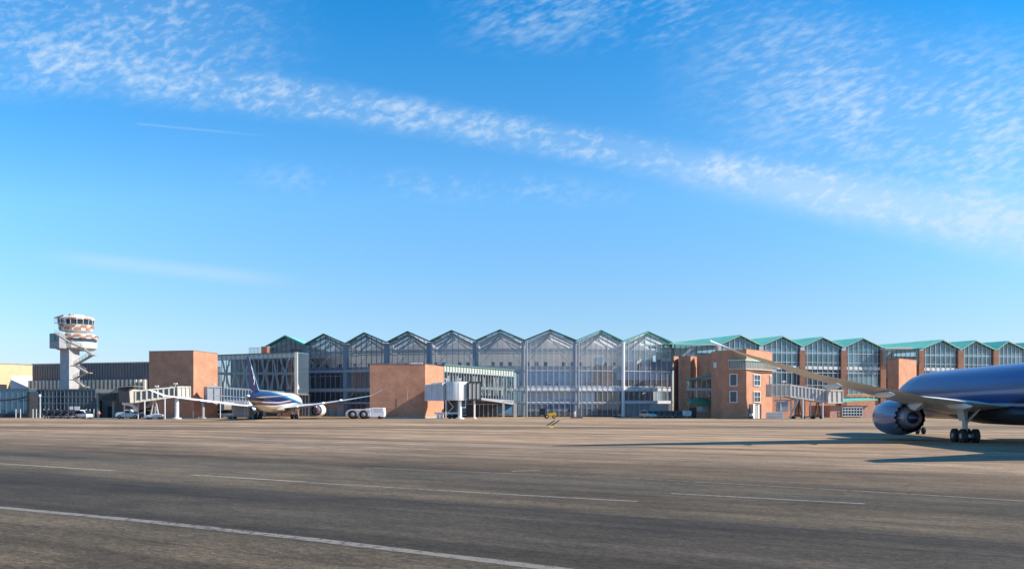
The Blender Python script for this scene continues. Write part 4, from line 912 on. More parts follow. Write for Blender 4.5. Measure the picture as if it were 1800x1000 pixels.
# bridge 3
Y3 = 173.0; j3 = thing('jet_bridge', 'ribbed jet bridge sloping down to the right beside the octagonal brick tower', 'jet bridge', (gx(1410, Y3), Y3, 0)); z3 = lambda y: gz(y, Y3)
rb3 = pm('bridge_rib_grey', (.50, .47, .43), .5)
tunnel(j3, G(1352, Y3-1), G(1384, Y3-1), (z3(697), z3(675.5)), (z3(697), z3(675.5)), 3.4, .8, beige, rb3, None, 'cab')
tunnel(j3, G(1384, Y3), G(1447, Y3+1.5), (z3(698), z3(676)), (z3(707.5), z3(685)), 2.7, .75, beige, rb3, steel_m)
tunnel(j3, G(1446.5, Y3+1), G(1472, Y3+2), (z3(708.5), z3(685)), (z3(708.5), z3(685)), 3.3, .95, rb3, beige, None, 'rotunda')
for p_, y_ in ((1372, 697), (1396, 700), (1411, 702), (1431, 704), (1446, 707)): leg(j3, gx(p_, Y3-1), Y3-1 if p_ in (1411, 1446, 1372) else Y3+1, z3(y_), .14 if p_ not in (1411, 1446) else .17, steel_l, False)
bogie(j3, gx(1402, Y3), Y3-.5, z3(705), 1.0, mat=darkm, wr=.32); bogie(j3, gx(1437, Y3), Y3, z3(708), .9, mat=darkm, wr=.32)
b = MB(); b.bar((gx(1434, Y3), Y3, .8), (gx(1439, Y3), Y3, z3(712)), .08); b.bar((gx(1439, Y3), Y3, z3(712)), (gx(1435, Y3), Y3, z3(707)), .08); b.build('service_arm', yellow, j3)
for p_, y_ in ((1375, 675.5), (1450, 684), (1469, 684)): beacon(j3, gx(p_, Y3), Y3-1, z3(y_))
b = MB(); b.bar((gx(1383, Y3), Y3-1.8, .2), (gx(1397, Y3), Y3-1.8, z3(704)), .9, .12)
for k in range(8): t = k/7; b.bar((gx(1383+14*t, Y3), Y3-2.3, .2+(z3(704)-.2)*t), (gx(1383+14*t, Y3), Y3-2.3, 1.2+(z3(704)-.2)*t), .05)
b.bar((gx(1383, Y3), Y3-2.3, 1.2), (gx(1397, Y3), Y3-2.3, z3(704)+1), .06); b.build('stairs', steel_m, j3)
b = MB(); b.box(gx(1366, Y3), gx(1383, Y3), Y3-.8, Y3+.8, 1.5, 3.6); b.bar((gx(1358, Y3), Y3-1, z3(704)), (gx(1400, Y3), Y3-1, z3(702)), .15, .25); b.bar((gx(1360, Y3), Y3-1, z3(712)), (gx(1395, Y3), Y3-1, z3(700)), .1, .2); b.build('lift_frame', steel_m, j3)
# bridge 2: big drum
Y2 = 175.0; j2 = thing('jet_bridge', 'white jet bridge with round drum cab in front of the wide brick block', 'jet bridge', (gx(810, Y2), Y2, 0)); z2 = lambda y: gz(y, Y2)
b = MB(); cx2, cy2, rr2 = gx(803, Y2), Y2, (gx(824, Y2)-gx(786, Y2))/2
prof = []
for zz_, rq in ((z2(703.5), 1), (z2(672), 1), (z2(671), .97)): prof.append([(cx2+rr2*rq*math.cos(2*math.pi*k/28), cy2+rr2*rq*math.sin(2*math.pi*k/28), zz_) for k in range(28)])
b.loft(prof); dr = b.build('drum', white2, j2, smooth=True)
b = MB()
for k in range(28):
    if k % 2: continue
    a = 2*math.pi*k/28; b.bar((cx2+(rr2+.02)*math.cos(a), cy2+(rr2+.02)*math.sin(a), z2(703)), (cx2+(rr2+.02)*math.cos(a), cy2+(rr2+.02)*math.sin(a), z2(672.5)), .06)
b.build('seams', steel_l, dr)
tunnel(j2, G(758, Y2+3.5), G(788, Y2+.5), (z2(704), z2(676)), (z2(703.5), z2(673)), 3.6, 1.3, pm('cab_lilac', (.55, .53, .56), .5), white2, None, 'cab')
b = MB(); a_ = G(772, Y2+.2); c_ = G(780, Y2-.6); b.wall(a_, c_, .05, z2(700), z2(681), .05); b.build('cab_window', glass_dark, j2)
tunnel(j2, G(822, Y2), G(843, Y2+.5), (z2(703.5), z2(671)), (z2(703.5), z2(671)), 3.4, .82, cream, darkm, None, 'rotunda')
leg(j2, gx(809, Y2), Y2-1.2, z2(703), .42, white, True, 'column'); leg(j2, gx(834, Y2), Y2-.5, z2(703), .2, white, True)
b = MB(); b.bar((gx(809, Y2), Y2-1.2, z2(716)), (gx(819, Y2), Y2-1.2, z2(716)), .18); b.bar((gx(819, Y2), Y2-1.2, z2(716.5)), (gx(819, Y2), Y2-1.2, z2(704)), .14); b.build('lamp_arm', white, j2)
b = MB(); b.bar((gx(764, Y2), Y2, z2(726)), (gx(805, Y2), Y2, z2(726)), .5, .35); b.bar((gx(786, Y2), Y2, z2(726)), (gx(797, Y2), Y2, z2(715)), .12); b.bar((gx(797, Y2), Y2, z2(715)), (gx(788, Y2), Y2, z2(704)), .12)
b.box(gx(784, Y2), gx(785.5, Y2), Y2-1.5, Y2-1.2, .2, z2(703)); wfr = b.build('wheel_frame', white, j2)
for p_ in (770, 776): b = MB(); b.box(gx(p_-2, Y2), gx(p_+2, Y2), Y2-.6, Y2+.6, .05, z2(727)); b.build('jack_foot', white, wfr)
for p_ in (791, 799, 803): b = MB(); b.wheel((gx(p_, Y2), Y2-.6, .5), .5, .4, 'y'); b.build('wheel', black, wfr, smooth=True)
b = MB(); b.tube([(gx(793, Y2), Y2+1.5, z2(724)), (gx(793, Y2), Y2+1.5, z2(704))], 1.0, 12); b.build('hoist_bellows', darkm, j2)
beacon(j2, gx(785, Y2), Y2-.5, z2(671)); beacon(j2, gx(809, Y2), Y2-1, z2(671)); 
b = MB(); b.bar((gx(758, Y2), Y2+2, z2(674)), (gx(783, Y2), Y2-.5, z2(673)), .5, .3)
for k in range(6): x = gx(759+k*4, Y2); b.bar((x, Y2, z2(674.5)), (x, Y2, z2(671)), .12)
b.build('cab_roof_gear', white, j2)
# ================================================================ airliners
def livery(name, style, k):
    m = bpy.data.materials.new(name); m.use_nodes = True; T = m.node_tree; b = T.nodes['Principled BSDF']
    b.inputs['Roughness'].default_value = .32; b.inputs['Specular IOR Level'].default_value = .4; b.inputs['Coat Weight'].default_value = .12; b.inputs['Coat Roughness'].default_value = .08
    g = T.nodes.new('ShaderNodeTexCoord'); s = T.nodes.new('ShaderNodeSeparateXYZ'); T.links.new(g.outputs['Object'], s.inputs[0])
    f_ = mth('DIVIDE', s.outputs[1], k, T=T); z_ = mth('DIVIDE', s.outputs[2], k*.92, T=T)
    def mixc(fac, c0, c1):
        n = T.nodes.new('ShaderNodeMix'); n.data_type = 'RGBA'
        T.links.new(fac, n.inputs[0])
        for i, c in ((6, c0), (7, c1)):
            if isinstance(c, tuple): n.inputs[i].default_value = (*c, 1)
            else: T.links.new(c, n.inputs[i])
        return n.outputs[2]
    def above(expr, soft=.06): return smooth(mth('SUBTRACT', z_, expr, T=T), -soft, soft, T=T)
    lin = lambda a, c: mth('ADD', c, mth('MULTIPLY', f_, a, T=T), T=T)
    wavec = mth('ADD', 4.2, mth('MULTIPLY', mth('SINE', mth('MULTIPLY', f_, .11, T=T), T=T), .45, T=T), T=T)
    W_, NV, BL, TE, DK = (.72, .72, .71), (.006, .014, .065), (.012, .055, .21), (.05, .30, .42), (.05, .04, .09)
    if style == 'left':
        c = mixc(above(wavec), (.50, .46, .40), W_)                       # belly: white paint with its shade mixed into the colour / white line
        c = mixc(above(mth('ADD', wavec, .28, T=T)), c, DK); c = mixc(above(mth('ADD', wavec, .95, T=T)), c, (.5, .42, .45)); c = mixc(above(mth('ADD', wavec, 1.25, T=T)), c, NV)
        c = mixc(above(lin(-.09, 6.0), .25), c, BL); c = mixc(above(lin(-.11, 6.6), .25), c, TE); c = mixc(above(lin(-.11, 7.1), .12), c, W_)
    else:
        NV = (.008, .028, .12); BL = (.011, .055, .22); c = mixc(above(lin(0.0, 2.6)), (.03, .035, .05), NV)  # near-black belly: underside shade put into the paint colour
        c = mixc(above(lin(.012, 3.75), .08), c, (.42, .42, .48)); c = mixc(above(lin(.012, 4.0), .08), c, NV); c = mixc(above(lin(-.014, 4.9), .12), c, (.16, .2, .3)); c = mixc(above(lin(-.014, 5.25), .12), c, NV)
        c = mixc(above(lin(-.01, 5.9), .3), c, BL); c = mixc(above(lin(0, 7.3), .35), c, (.06, .14, .36))  # paler strip along the top is a painted highlight
    T.links.new(c, b.inputs['Base Color']); return m
def fin_mat(k):
    m = bpy.data.materials.new('tail_fin_paint'); m.use_nodes = True; T = m.node_tree; b = T.nodes['Principled BSDF']; b.inputs['Roughness'].default_value = .5
    b.inputs['Base Color'].default_value = (.010, .013, .055, 1); return m
def airliner(name, label, X, Y, ang, k, style, eng=(8.5, 9.9, 2.6), tipz=7.6, flex=None):
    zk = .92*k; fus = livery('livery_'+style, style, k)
    root = thing(name, label, 'airliner', (0, 0, 0))
    V = lambda f, l, z_: (-l*k, f*k, z_*zk)                  # model axes: forward, left, up
    # fuselage
    stn = [(28.2, .05, 4.1), (27.9, .55, 4.12), (27.2, 1.1, 4.2), (26, 1.7, 4.38), (24, 2.35, 4.7), (21.5, 2.75, 4.95), (18, 2.9, 5.08), (-8, 2.9, 5.1), (-13, 2.75, 5.25), (-17, 2.4, 5.55), (-21, 1.85, 5.95), (-25, 1.2, 6.3), (-28, .6, 6.5), (-28.8, .32, 6.55)]
    rings = []
    n = 36
    for f_, r, zc in stn: rings.append([V(f_, r*math.cos(2*math.pi*j/n), zc+r*1.02*math.sin(2*math.pi*j/n)) for j in range(n)])
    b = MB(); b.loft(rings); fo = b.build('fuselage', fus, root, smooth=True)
    b = MB(); b.loft([[V(f_, r*math.cos(2*math.pi*j/14), zc+r*math.sin(2*math.pi*j/14)) for j in range(14)] for f_, r, zc in ((-28.6, .36, 6.54), (-29.3, .34, 6.56), (-29.6, .18, 6.58))]); b.build('tail_cone', white, root, smooth=True)
    # belly fairing
    b = MB(); b.loft([[V(f_, r*math.cos(2*math.pi*j/20), zc+h_*math.sin(2*math.pi*j/20)) for j in range(20)] for f_, r, h_, zc in ((12, .4, .2, 2.6), (9.5, 2.4, .8, 2.85), (5, 3.1, 1.15, 2.9), (-3, 3.1, 1.15, 2.9), (-7, 2.2, .7, 2.95), (-9.5, .4, .2, 2.7))]); b.build('belly_fairing', pm('belly_shade_beige', (.34, .31, .27), .4) if style == 'left' else darkm, root, smooth=True)  # both fairing tones carry the underside's shade in the colour
    def foil(sections, name_, mat, parent=root):
        b = MB(); rings = []
        for le, te, l, z_, th, tw_ in sections:
            c = le-te; pts = []
            for (q, h_) in ((0, 0), (.06, .42), (.3, .55), (.62, .36), (1, .03), (.62, -.22), (.3, -.42), (.06, -.3)): pts.append(V(le-c*q, l, z_+th*h_-tw_*q))
            rings.append(pts)
        b.loft(rings); return b.build(name_, mat, parent, smooth=True)
    fl = flex or [(2.0, 3.4), (10, 4.3), (20, 5.8), (27, 7.0), (30, tipz)]
    for s in (1, -1):
        secs = []
        for l, z_ in fl:
            le = 10.5-(l-2)*.70; te = -3.8 if l < 10 else -3.8-(l-10)*.36
            if l < 10: te = -3.2-.06*l
            if l > 28: le = -10.6; te = -11.4
            elif l > 26: le = -7.3; te = -9.9
            secs.append((le, te, s*l, z_, 1.9 if l < 5 else max(.14, 1.1-.036*l), .25 if style == 'left' else -.22+.015*l))
        foil(secs, 'wing', wingm)
        foil([(-20.5, -25.8, s*.8, 6.1, .5, 0), (-25.6, -28.2, s*9.9, 6.75, .16, 0)], 'tailplane', wingm)
        for q in (6.5, 13.5, 18.5):
            zf = 3.4+(q-2)*.16; b = MB(); te = -3.6-max(0, q-10)*.36; b.loft([[V(te+o, s*q+.22*w__*math.cos(2*math.pi*j/10), zf-.45+.3*w__*math.sin(2*math.pi*j/10)) for j in range(10)] for o, w__ in ((4, .1), (2.5, 1), (0, 1), (-1.4, .15))]); b.build('flap_fairing', wingm, root, smooth=True)
        # engine
        ef, el, ez = eng; er = 1.74 if style == 'right' else 1.75
        prof = [(2.9, .86), (3.0, .92), (2.75, 1.0), (1.5, 1.06), (0, 1.06), (-1.4, .98), (-2.6, .86)]
        b = MB(); n = 36
        ng = lambda f_, r, j: V(ef+f_, s*el+er*r*math.cos(2*math.pi*j/n), ez+er*r*math.sin(2*math.pi*j/n)/.92)
        b.loft([[ng(f_, r, j) for j in range(n)] for f_, r in prof], cap=False)
        nac = b.build('nacelle', white if style == 'left' else pm('nacelle_blue_grey', (.10, .13, .24), .3, coat=.4, var=.04), root, smooth=True)
        b = MB()
        for j in range(0, n, 2):  # chevrons
            b.add([ng(-2.6, .86, j), ng(-2.6, .86, j+2), ng(-3.05, .81, j+1)], [(0, 1, 2)])
            b.add([ng(-1.7, .962, j), ng(-1.7, .962, j+.25), ng(-3.0, .82, j+1.1), ng(-3.0, .82, j+.9)], [(0, 1, 2, 3)])
        b.build('chevrons', pm('chevron_grey', (.22, .22, .25), .4), nac)
        b = MB(); b.loft([[ng(f_, r, j) for j in range(n)] for f_, r in ((2.95, .87), (1.6, .82), (.6, .80))], cap=False); b.build('inlet_liner', bare, nac, smooth=True)
        b = MB(); b.loft([[ng(f_, r, j) for j in range(n)] for f_, r in ((.9, .8), (.8, .8))]); b.build('fan', darkm, nac)
        b = MB(); b.loft([[ng(f_, r, j) for j in range(n)] for f_, r in ((-1.2, .84), (-2.4, .74), (-3.5, .52), (-3.55, .44))]); b.build('core_cowl', pm('core_metal', (.26, .25, .32), .35, .5), nac, smooth=True)
        b = MB(); b.loft([[ng(f_, r, j) for j in range(n)] for f_, r in ((-3.5, .34), (-4.2, .22), (-4.9, .03))]); b.build('exhaust_plug', pm('plug_blue', (.04, .04, .10), .3, .6), nac, smooth=True)
        b = MB(); zw = 3.2+(el-2)*.13
        b.hexa([V(ef+2.2, s*el-.22, ez+er*.95), V(ef-4.6, s*el-.22, ez+er*.45), V(ef-4.6, s*el+.22, ez+er*.45), V(ef+2.2, s*el+.22, ez+er*.95), V(ef-1.5, s*el-.18, zw+.45), V(ef-6.5, s*el-.18, zw), V(ef-6.5, s*el+.18, zw), V(ef-1.5, s*el+.18, zw+.45)]); b.build('pylon', wingm, nac)
        # main gear
        b = MB(); b.tube([V(0, s*4.9, 3.6), V(0, s*4.9, .75)], .24*k, 12); b.tube([V(1.0, s*4.9, .7), V(-1.0, s*4.9, .7)], .16*k, 8); b.tube([V(0, s*4.9, 2.0), V(1.6, s*2.9, 3.3)], .1*k, 8); b.tube([V(0, s*4.9, 1.8), V(-1.8, s*4.4, 3.4)], .09*k, 8); gr = b.build('landing_gear', pm('gear_grey', (.5, .5, .52), .4), root, smooth=True)
        b = MB(); b.hexa([V(-.6, s*5.15, 2.2), V(.5, s*5.15, 2.2), V(.5, s*5.22, 2.2), V(-.6, s*5.22, 2.2), V(-.8, s*5.4, 3.6), V(.7, s*5.4, 3.6), V(.7, s*5.47, 3.6), V(-.8, s*5.47, 3.6)]); b.build('gear_door', wingm, gr)
        for fo_ in (-.85, .85):
            for lo in (-.55, .55):
                c = V(fo_, s*4.9+lo, .7); b = MB(); b.wheel(c, .66*k, .46*k, 'x', 22); wl = b.build('wheel', black, gr, smooth=True)
                b = MB(); b.wheel((c[0], c[1], c[2]), .3*k, .5*k, 'x', 14); b.build('hub', hub, wl, smooth=True)
    b = MB(); b.tube([V(22.8, 0, 3.2), V(22.8, 0, .5)], .16*k, 10); b.tube([V(22.8, 0, 1.6), V(24.5, 0, 3.0)], .08*k, 8); ngr = b.build('nose_gear', pm('gear_grey', (1, 1, 1)), root, smooth=True)
    for lo in (-.35, .35): b = MB(); b.wheel(V(22.8, lo, .5), .46*k, .3*k, 'x', 18); b.build('wheel', black, ngr, smooth=True)
    # fin
    b = MB(); rings = []
    for le, te, z_, th in ((-15.5, -19, 7.2, .3), (-19.5, -26.8, 8.2, .62), (-21.8, -27.4, 10.5, .5), (-28.6, -30.6, 16.8, .2)):
        c = le-te; rings.append([V(le-c*q, th*h_, z_) for q, h_ in ((0, 0), (.1, .5), (.4, .7), (1, .04), (.4, -.7), (.1, -.5))])
    b.loft(rings); fn = b.build('tail_fin', fin_mat(k), root, smooth=True)
    b = MB(); b.add([V(-21.9, .0, 10.5), V(-28.5, 0, 16.7), V(-28.2, 0, 16.7), V(-21.4, 0, 10.5), V(-18.6, 0, 8.2), V(-19.3, 0, 8.2)], [(0, 1, 2, 3), (0, 3, 4, 5)])
    for s in (1, -1):
        rings = [[V(-19.4, s*.1, 8.2), V(-20.3, s*.36, 8.2), V(-21.0, s*.4, 8.2)], [V(-21.7, s*.1, 10.5), V(-22.4, s*.3, 10.5), V(-22.9, s*.33, 10.5)], [V(-28.5, s*.04, 16.7), V(-28.8, s*.12, 16.7), V(-28.9, s*.12, 16.7)]]
        b.loft(rings, cap=False, closed=False)
    b.build('fin_edge_stripe', pm('light_blue_stripe', (.25, .50, .72), .35), fn)
    for s in (1, -1):   # white brush-like strokes up the fin
        b = MB()
        for (f0, z0_, f1, z1_, wd) in ((-24.2, 10.4, -24.6, 11.9, .5), (-25.0, 11.0, -25.2, 12.6, .45), (-24.3, 11.8, -25.6, 12.4, .35), (-25.6, 12.4, -26.3, 14.0, .42), (-26.5, 13.4, -26.9, 14.8, .35), (-25.9, 13.9, -27.2, 14.2, .3), (-24.9, 9.5, -24.6, 10.6, .4)):
            y_ = s*.33*(1-(z0_-10)/11)+s*.05; y2 = s*.33*(1-(z1_-10)/11)+s*.05
            b.add([V(f0, y_, z0_), V(f0-wd, y_, z0_+.1), V(f1-wd*.6, y2, z1_), V(f1, y2, z1_-.1)], [(0, 1, 2, 3)])
        b.build('fin_lettering', white, fn)
    root.location = (X, Y, 0); root.rotation_euler = (0, 0, ang)
    return root
airliner('airliner', 'parked airliner seen from behind with dark blue tail fin before the glazed walkway', -49.0, 171.5, R(3), .755, 'left', tipz=8.6)
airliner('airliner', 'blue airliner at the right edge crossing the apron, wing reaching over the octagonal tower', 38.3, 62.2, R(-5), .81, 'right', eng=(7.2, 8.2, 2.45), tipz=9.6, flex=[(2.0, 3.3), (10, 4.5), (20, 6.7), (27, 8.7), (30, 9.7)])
# ================================================================ vehicles and ground equipment
def wheels(root, xs, yh, r, wd=.25, hubm=hub):
    for x in xs:
        for s in (-1, 1):
            b = MB(); b.wheel((x, s*yh, r), r, wd, 'y'); w_ = b.build('wheel', black, root, smooth=True)
            b = MB(); b.wheel((x, s*yh, r), r*.5, wd+.04, 'y', 12); b.build('hub', hubm, w_, smooth=True)
def car(name, label, cat, loc, rz, body, L_=4.3, W_=1.75, Hh=1.5, prof=None, sx=1):
    r = thing(name, label, cat); hw = W_/2
    pr = prof or [(-L_/2, .35), (-L_/2, .85), (-L_/2+.1, 1.0), (-L_/2+.5, Hh-.08), (-L_/2+.9, Hh), (.35, Hh), (1.05, 1.0), (L_/2-.2, .85), (L_/2, .65), (L_/2, .3)]
    b = MB(); rings = []
    for s, q in ((-1, 0.0), (-.98, .05), (.98, .05), (1, 0)):
        rings.append([(x, hw*s*(1-.16*max(0, (z_-.95))), z_) for x, z_ in pr])
    b.loft(rings); bo = b.build('body', body, r, bevel=.04)
    xs = [p for p in pr if p[1] > .95]; x0, x1 = min(p[0] for p in xs), max(p[0] for p in xs)
    for s in (-1, 1):
        b = MB(); yy_ = s*(hw*.955); b.add([(x0+.22, yy_+s*.03, 1.02), (x1-.1, yy_+s*.03, 1.02), (x1-.62, yy_*.94+s*.03, Hh-.14), (x0+.5, yy_*.94+s*.03, Hh-.14)], [(0, 1, 2, 3)]); b.build('window', pm('car_glass', (.02, .025, .03), .15), bo)
    b = MB(); b.add([(x1+.02, -hw*.85, 1.0), (x1+.02, hw*.85, 1.0), (x1-.62, hw*.8, Hh-.06), (x1-.62, -hw*.8, Hh-.06)], [(0, 1, 2, 3)]); b.build('windscreen', pm('car_glass', (1, 1, 1)), bo)
    for s in (-1, 1): b = MB(); b.box(L_/2-.06, L_/2+.02, s*hw*.7-.16, s*hw*.7+.16, .6, .75); b.build('headlight', white, bo)
    wheels(r, (-L_*.31, L_*.31), hw-.12, .33)
    r.location = loc; r.rotation_euler = (0, 0, rz); return r
car('pickup_truck', 'small white off-road car pulling the row of dark baggage dollies', 'car', (gx(147, 178), 178, 0), R(-20), white, 3.5, 1.7, 1.85, [(-1.75, .4), (-1.75, 1.05), (-1.7, 1.8), (-.2, 1.85), (.15, 1.1), (1.5, 1.0), (1.75, .8), (1.75, .35)])
car('car', 'silver hatchback parked by the carts below the ninth gable', 'car', (gx(1139, 186), 186, 0), R(-60), pm('silver_paint', (.5, .5, .52), .3, .4), 4.1, 1.75, 1.75)
car('van', 'white van parked behind the grey container under the glazed walkway', 'van', (gx(398, 192), 192, 0), 0, white, 5.0, 1.9, 1.9, [(-2.5, .35), (-2.5, 1.85), (-2.3, 1.9), (1.2, 1.9), (1.9, 1.15), (2.4, 1.0), (2.5, .4)])
# baggage dolly
def dolly(label, group, mat, side=True):
    r = thing('baggage_dolly', label, 'baggage dolly', group=group)
    b = MB(); b.box(-.95, .95, -.7, .7, .38, .5); b.bar((.95, 0, .42), (1.3, 0, .35), .06); b.build('frame', steel_m, r)
    b = MB(); b.prism([(0, 0)], 0, 0) if False else None
    pts = [(-.85, .52), (.85, .52), (.98, .8), (.98, 1.5), (.8, 1.62), (-.8, 1.62), (-.98, 1.5), (-.98, .8)]
    b.loft([[(x, y, z_) for x, z_ in pts] for y in (-.68, .68)]); c = b.build('container', mat, r, bevel=.03)
    b = MB(); b.bar((0, -.7, .55), (0, -.7, 1.58), .04); b.bar((-.9, -.7, 1.45), (.9, -.7, 1.45), .04); b.bar((-.7, -.7, .6), (.7, -.7, 1.3), .05); b.build('straps', grey, c)
    wheels(r, (-.65, .65), .6, .19, .12); return r
dg_ = 'dark baggage dollies queued behind the small white car'
d0 = dolly('dark baggage dolly in the row towed by the small white off-road car', dg_, navy)
for i in range(4):
    o = d0 if i == 0 else copy_tree(d0); o.location = (gx(86+i*13.6, 178), 178-.3*i, 0); o.scale = (.88, 1, 1.18); o['label'] = ['leftmost dark baggage dolly of the row towed by the white off-road car', 'second from left of the dark dollies below the control tower', 'third from left of the dark dollies below the control tower', 'dark baggage dolly coupled next to the white off-road car'][i]
dg2 = 'grey brown baggage dollies below the right end of the glass hall'
d1 = dolly('grey brown baggage dolly', dg2, pm('brown_grey_cover', (.09, .085, .08), .7))
lb = ['dull dolly next to the silver hatchback', 'second dull dolly from the silver hatchback', 'middle dull dolly below the right end of the glass hall', 'dull dolly second from the white container', 'dull dolly beside the white container']
for i in range(5):
    o = d1 if i == 0 else copy_tree(d1); o.location = (gx(1157+i*10, 187), 187+.2*i, 0); o.rotation_euler = (0, 0, R(25)); o['label'] = lb[i]
d2 = dolly('white baggage container at the right end of the dull dollies', None, white); d2.location = (gx(1207, 187), 187, 0)
for i, p_ in enumerate((1643, 1657)):
    o = copy_tree(d0, label=['left of two dark dollies seen under the wing of the blue airliner', 'right of two dark dollies seen under the wing of the blue airliner'][i]); o.location = (gx(p_, 186), 186, 0); o['group'] = 'dark dollies beyond the blue airliner'
# tow tractor (large, white)
def tractor():
    r = thing('tow_tractor', 'large white aircraft tow tractor with big black wheels beside the wide brick block', 'tow tractor')
    pr = [(-4.1, .55), (-4.1, 1.3), (-3.7, 1.75), (-3.0, 2.0), (-.2, 2.05), (.2, 2.2), (1.0, 2.2), (1.2, 1.3), (1.2, .5)]
    b = MB(); b.loft([[(x, y, z_) for x, z_ in pr] for y in (-1.3, 1.3)]); bo = b.build('body', pm('cool_white', (.62, .63, .68), .4), r, bevel=.08)
    b = MB(); b.loft([[(x, y, z_) for x, z_ in [(1.25, .4), (3.9, .4), (4.05, 1.0), (3.9, 2.35), (1.4, 2.35), (1.25, 2.2)]] for y in (-1.2, 1.2)]); cb = b.build('cab', white, r, bevel=.08)
    b = MB()
    for s in (-1, 1): b = MB(); b.add([(1.9, s*1.22, 1.45), (3.6, s*1.22, 1.45), (3.55, s*1.22, 2.15), (1.9, s*1.22, 2.15)], [(0, 1, 2, 3)]); b.build('window', steel_l, cb)
    for x in (-2.6, -.3):
        for s in (-1, 1):
            b = MB(); b.wheel((x, s*1.2, .92), .92, .5, 'y', 26); w_ = b.build('wheel', black, r, smooth=True); b = MB(); b.wheel((x, s*1.2, .92), .5, .54, 'y', 18); b.build('hub', steel_m, w_, smooth=True)
    for x in (3.0,):
        for s in (-1, 1): b = MB(); b.wheel((x, s*1.05, .35), .35, .3, 'y'); b.build('wheel', black, r, smooth=True)
    b = MB(); b.box(-3.5, 1.1, -1.33, -1.31, 1.55, 1.63); b.build('side_stripe', grey, bo)
    r.location = (gx(643.5, 174), 174, 0); return r
tractor()
# forklift
def forklift():
    r = thing('forklift', 'yellow forklift carrying a dark load in front of the glass hall', 'forklift')
    b = MB(); b.loft([[(x, y, z_) for x, z_ in [(-.7, .4), (1.35, .4), (1.45, 1.0), (1.3, 1.25), (.3, 1.15), (-.6, .85)]] for y in (-.55, .55)]); b.build('body', yellow, r, bevel=.05)
    b = MB()
    for x, x2 in ((-.45, -.35), (.95, .55)):
        for s in (-.5, .5): b.bar((x, s, .9), (x2, s, 2.2), .07)
    b.box(-.5, .7, -.55, .55, 2.18, 2.25); b.box(.3, .8, -.3, .3, 1.1, 1.3); b.build('canopy', darkm, r)
    b = MB()
    for s in (-.35, .35): b.bar((-.85, s, .1), (-.85, s, 2.3), .1)
    b.box(-.9, -.8, -.5, .5, .7, .85); b.bar((-1.9, -.3, .75), (-.85, -.3, .75), .1, .05); b.bar((-1.9, .3, .75), (-.85, .3, .75), .1, .05); b.build('mast', darkm, r)
    wheels(r, (-.45,), .6, .42, .28, yellow); wheels(r, (1.0,), .58, .34, .24, yellow)
    r.location = (gx(965, 178), 178, 0); r.scale = (1.06, 1.06, 1.06); return r
forklift()
b = MB(); b.box(-.6, .6, -.55, .55, 0, 1.35); b.box(-.64, -.5, -.58, .58, .1, .2); o = b.build('pallet_load', navy, None, bevel=.08); o.location = (gx(965, 178)-1.45, 178, .84); tag(o, 'dark wrapped load held on the forks of the yellow forklift', 'load')
# flat trailer with grey container
r = thing('flat_trailer', 'low flat trailer with small wheels left of the parked airliner gear', 'trailer')
b = MB(); b.box(-3, 3, -1, 1, .55, .75); b.bar((-3, 0, .6), (-4.3, 0, .4), .1); b.build('bed', steel_m, r); wheels(r, (-2.4, -1.6, 1.8, 2.6), .85, .3, .2); r.location = (gx(425, 172), 172, 0)
r = thing('cargo_container', 'tall grey cargo container with pale corner strips standing on the flat trailer', 'container')
b = MB(); b.box(-1.7, 1.2, -.95, .95, 0, 2.9); bo = b.build('body', pm('lilac_grey', (.36, .35, .38), .6), r); b = MB()
for x in (-1.72, .75, 1.22): b = MB(); b.box(x-.12, x+.12, -1.0, -.96, 0, 2.9); b.build('corner_strip', cream, bo)
b = MB(); b.box(1.35, 1.6, -.9, .9, 0, 2.8); b.build('end_frame', cream, r); r.location = (gx(427, 172), 172, .76)
# dark ground power unit by the gear
r = thing('ground_power_unit', 'dark ground power unit in the shade left of the airliner gear', 'power unit'); b = MB(); b.loft([[(x, y, z_) for x, z_ in [(-1.3, .4), (1.3, .4), (1.3, 2.0), (.6, 2.6), (-.9, 2.6), (-1.3, 2.2)]] for y in (-.9, .9)]); bo = b.build('housing', navy, r, bevel=.06)
b = MB()
for k in range(5): b.box(-.9+k*.35, -.75+k*.35, -.93, -.9, .9, 1.8)
b.build('vents', black, bo); wheels(r, (-.8, .8), .75, .32, .2); r.location = (gx(446, 183), 183, 0)
# service truck under bridge 1, belt ramp, low cart
r = thing('service_truck', 'white flat nosed service truck under the beige jet bridge cab', 'truck')
b = MB(); b.loft([[(x, y, z_) for x, z_ in [(-2.6, .4), (-2.6, 1.1), (-2.2, 1.35), (-.9, 1.4), (-.6, 1.9), (.5, 1.95), (.8, 1.2), (2.4, 1.1), (2.4, .4)]] for y in (-.95, .95)]); bo = b.build('body', white, r, bevel=.05)
b = MB()
for s in (-1, 1): b = MB(); b.add([(-.7, s*.97, 1.2), (.5, s*.97, 1.2), (.4, s*.97, 1.75), (-.5, s*.97, 1.75)], [(0, 1, 2, 3)]); b.build('window', glass_dark, bo)
b = MB(); b.box(-2.63, -2.56, -.6, .6, .6, .9); b.build('grille', darkm, bo); wheels(r, (-1.8, 1.6), .85, .42); r.location = (gx(228, 175), 175, 0)
r = thing('air_duct_unit', 'white curved air duct hanging below the beige jet bridge cab', 'air unit'); Yd = 171.2
b = MB(); b.tube([(gx(216, Yd), Yd, gz(708, Yd)), (gx(228, Yd), Yd, gz(709.5, Yd)), (gx(235, Yd), Yd, gz(712, Yd)), (gx(238.5, Yd), Yd, gz(718, Yd)), (gx(238, Yd), Yd, gz(723, Yd))], [.4, .42, .5, .52, .5], 12); b.build('duct', white, r, smooth=True)
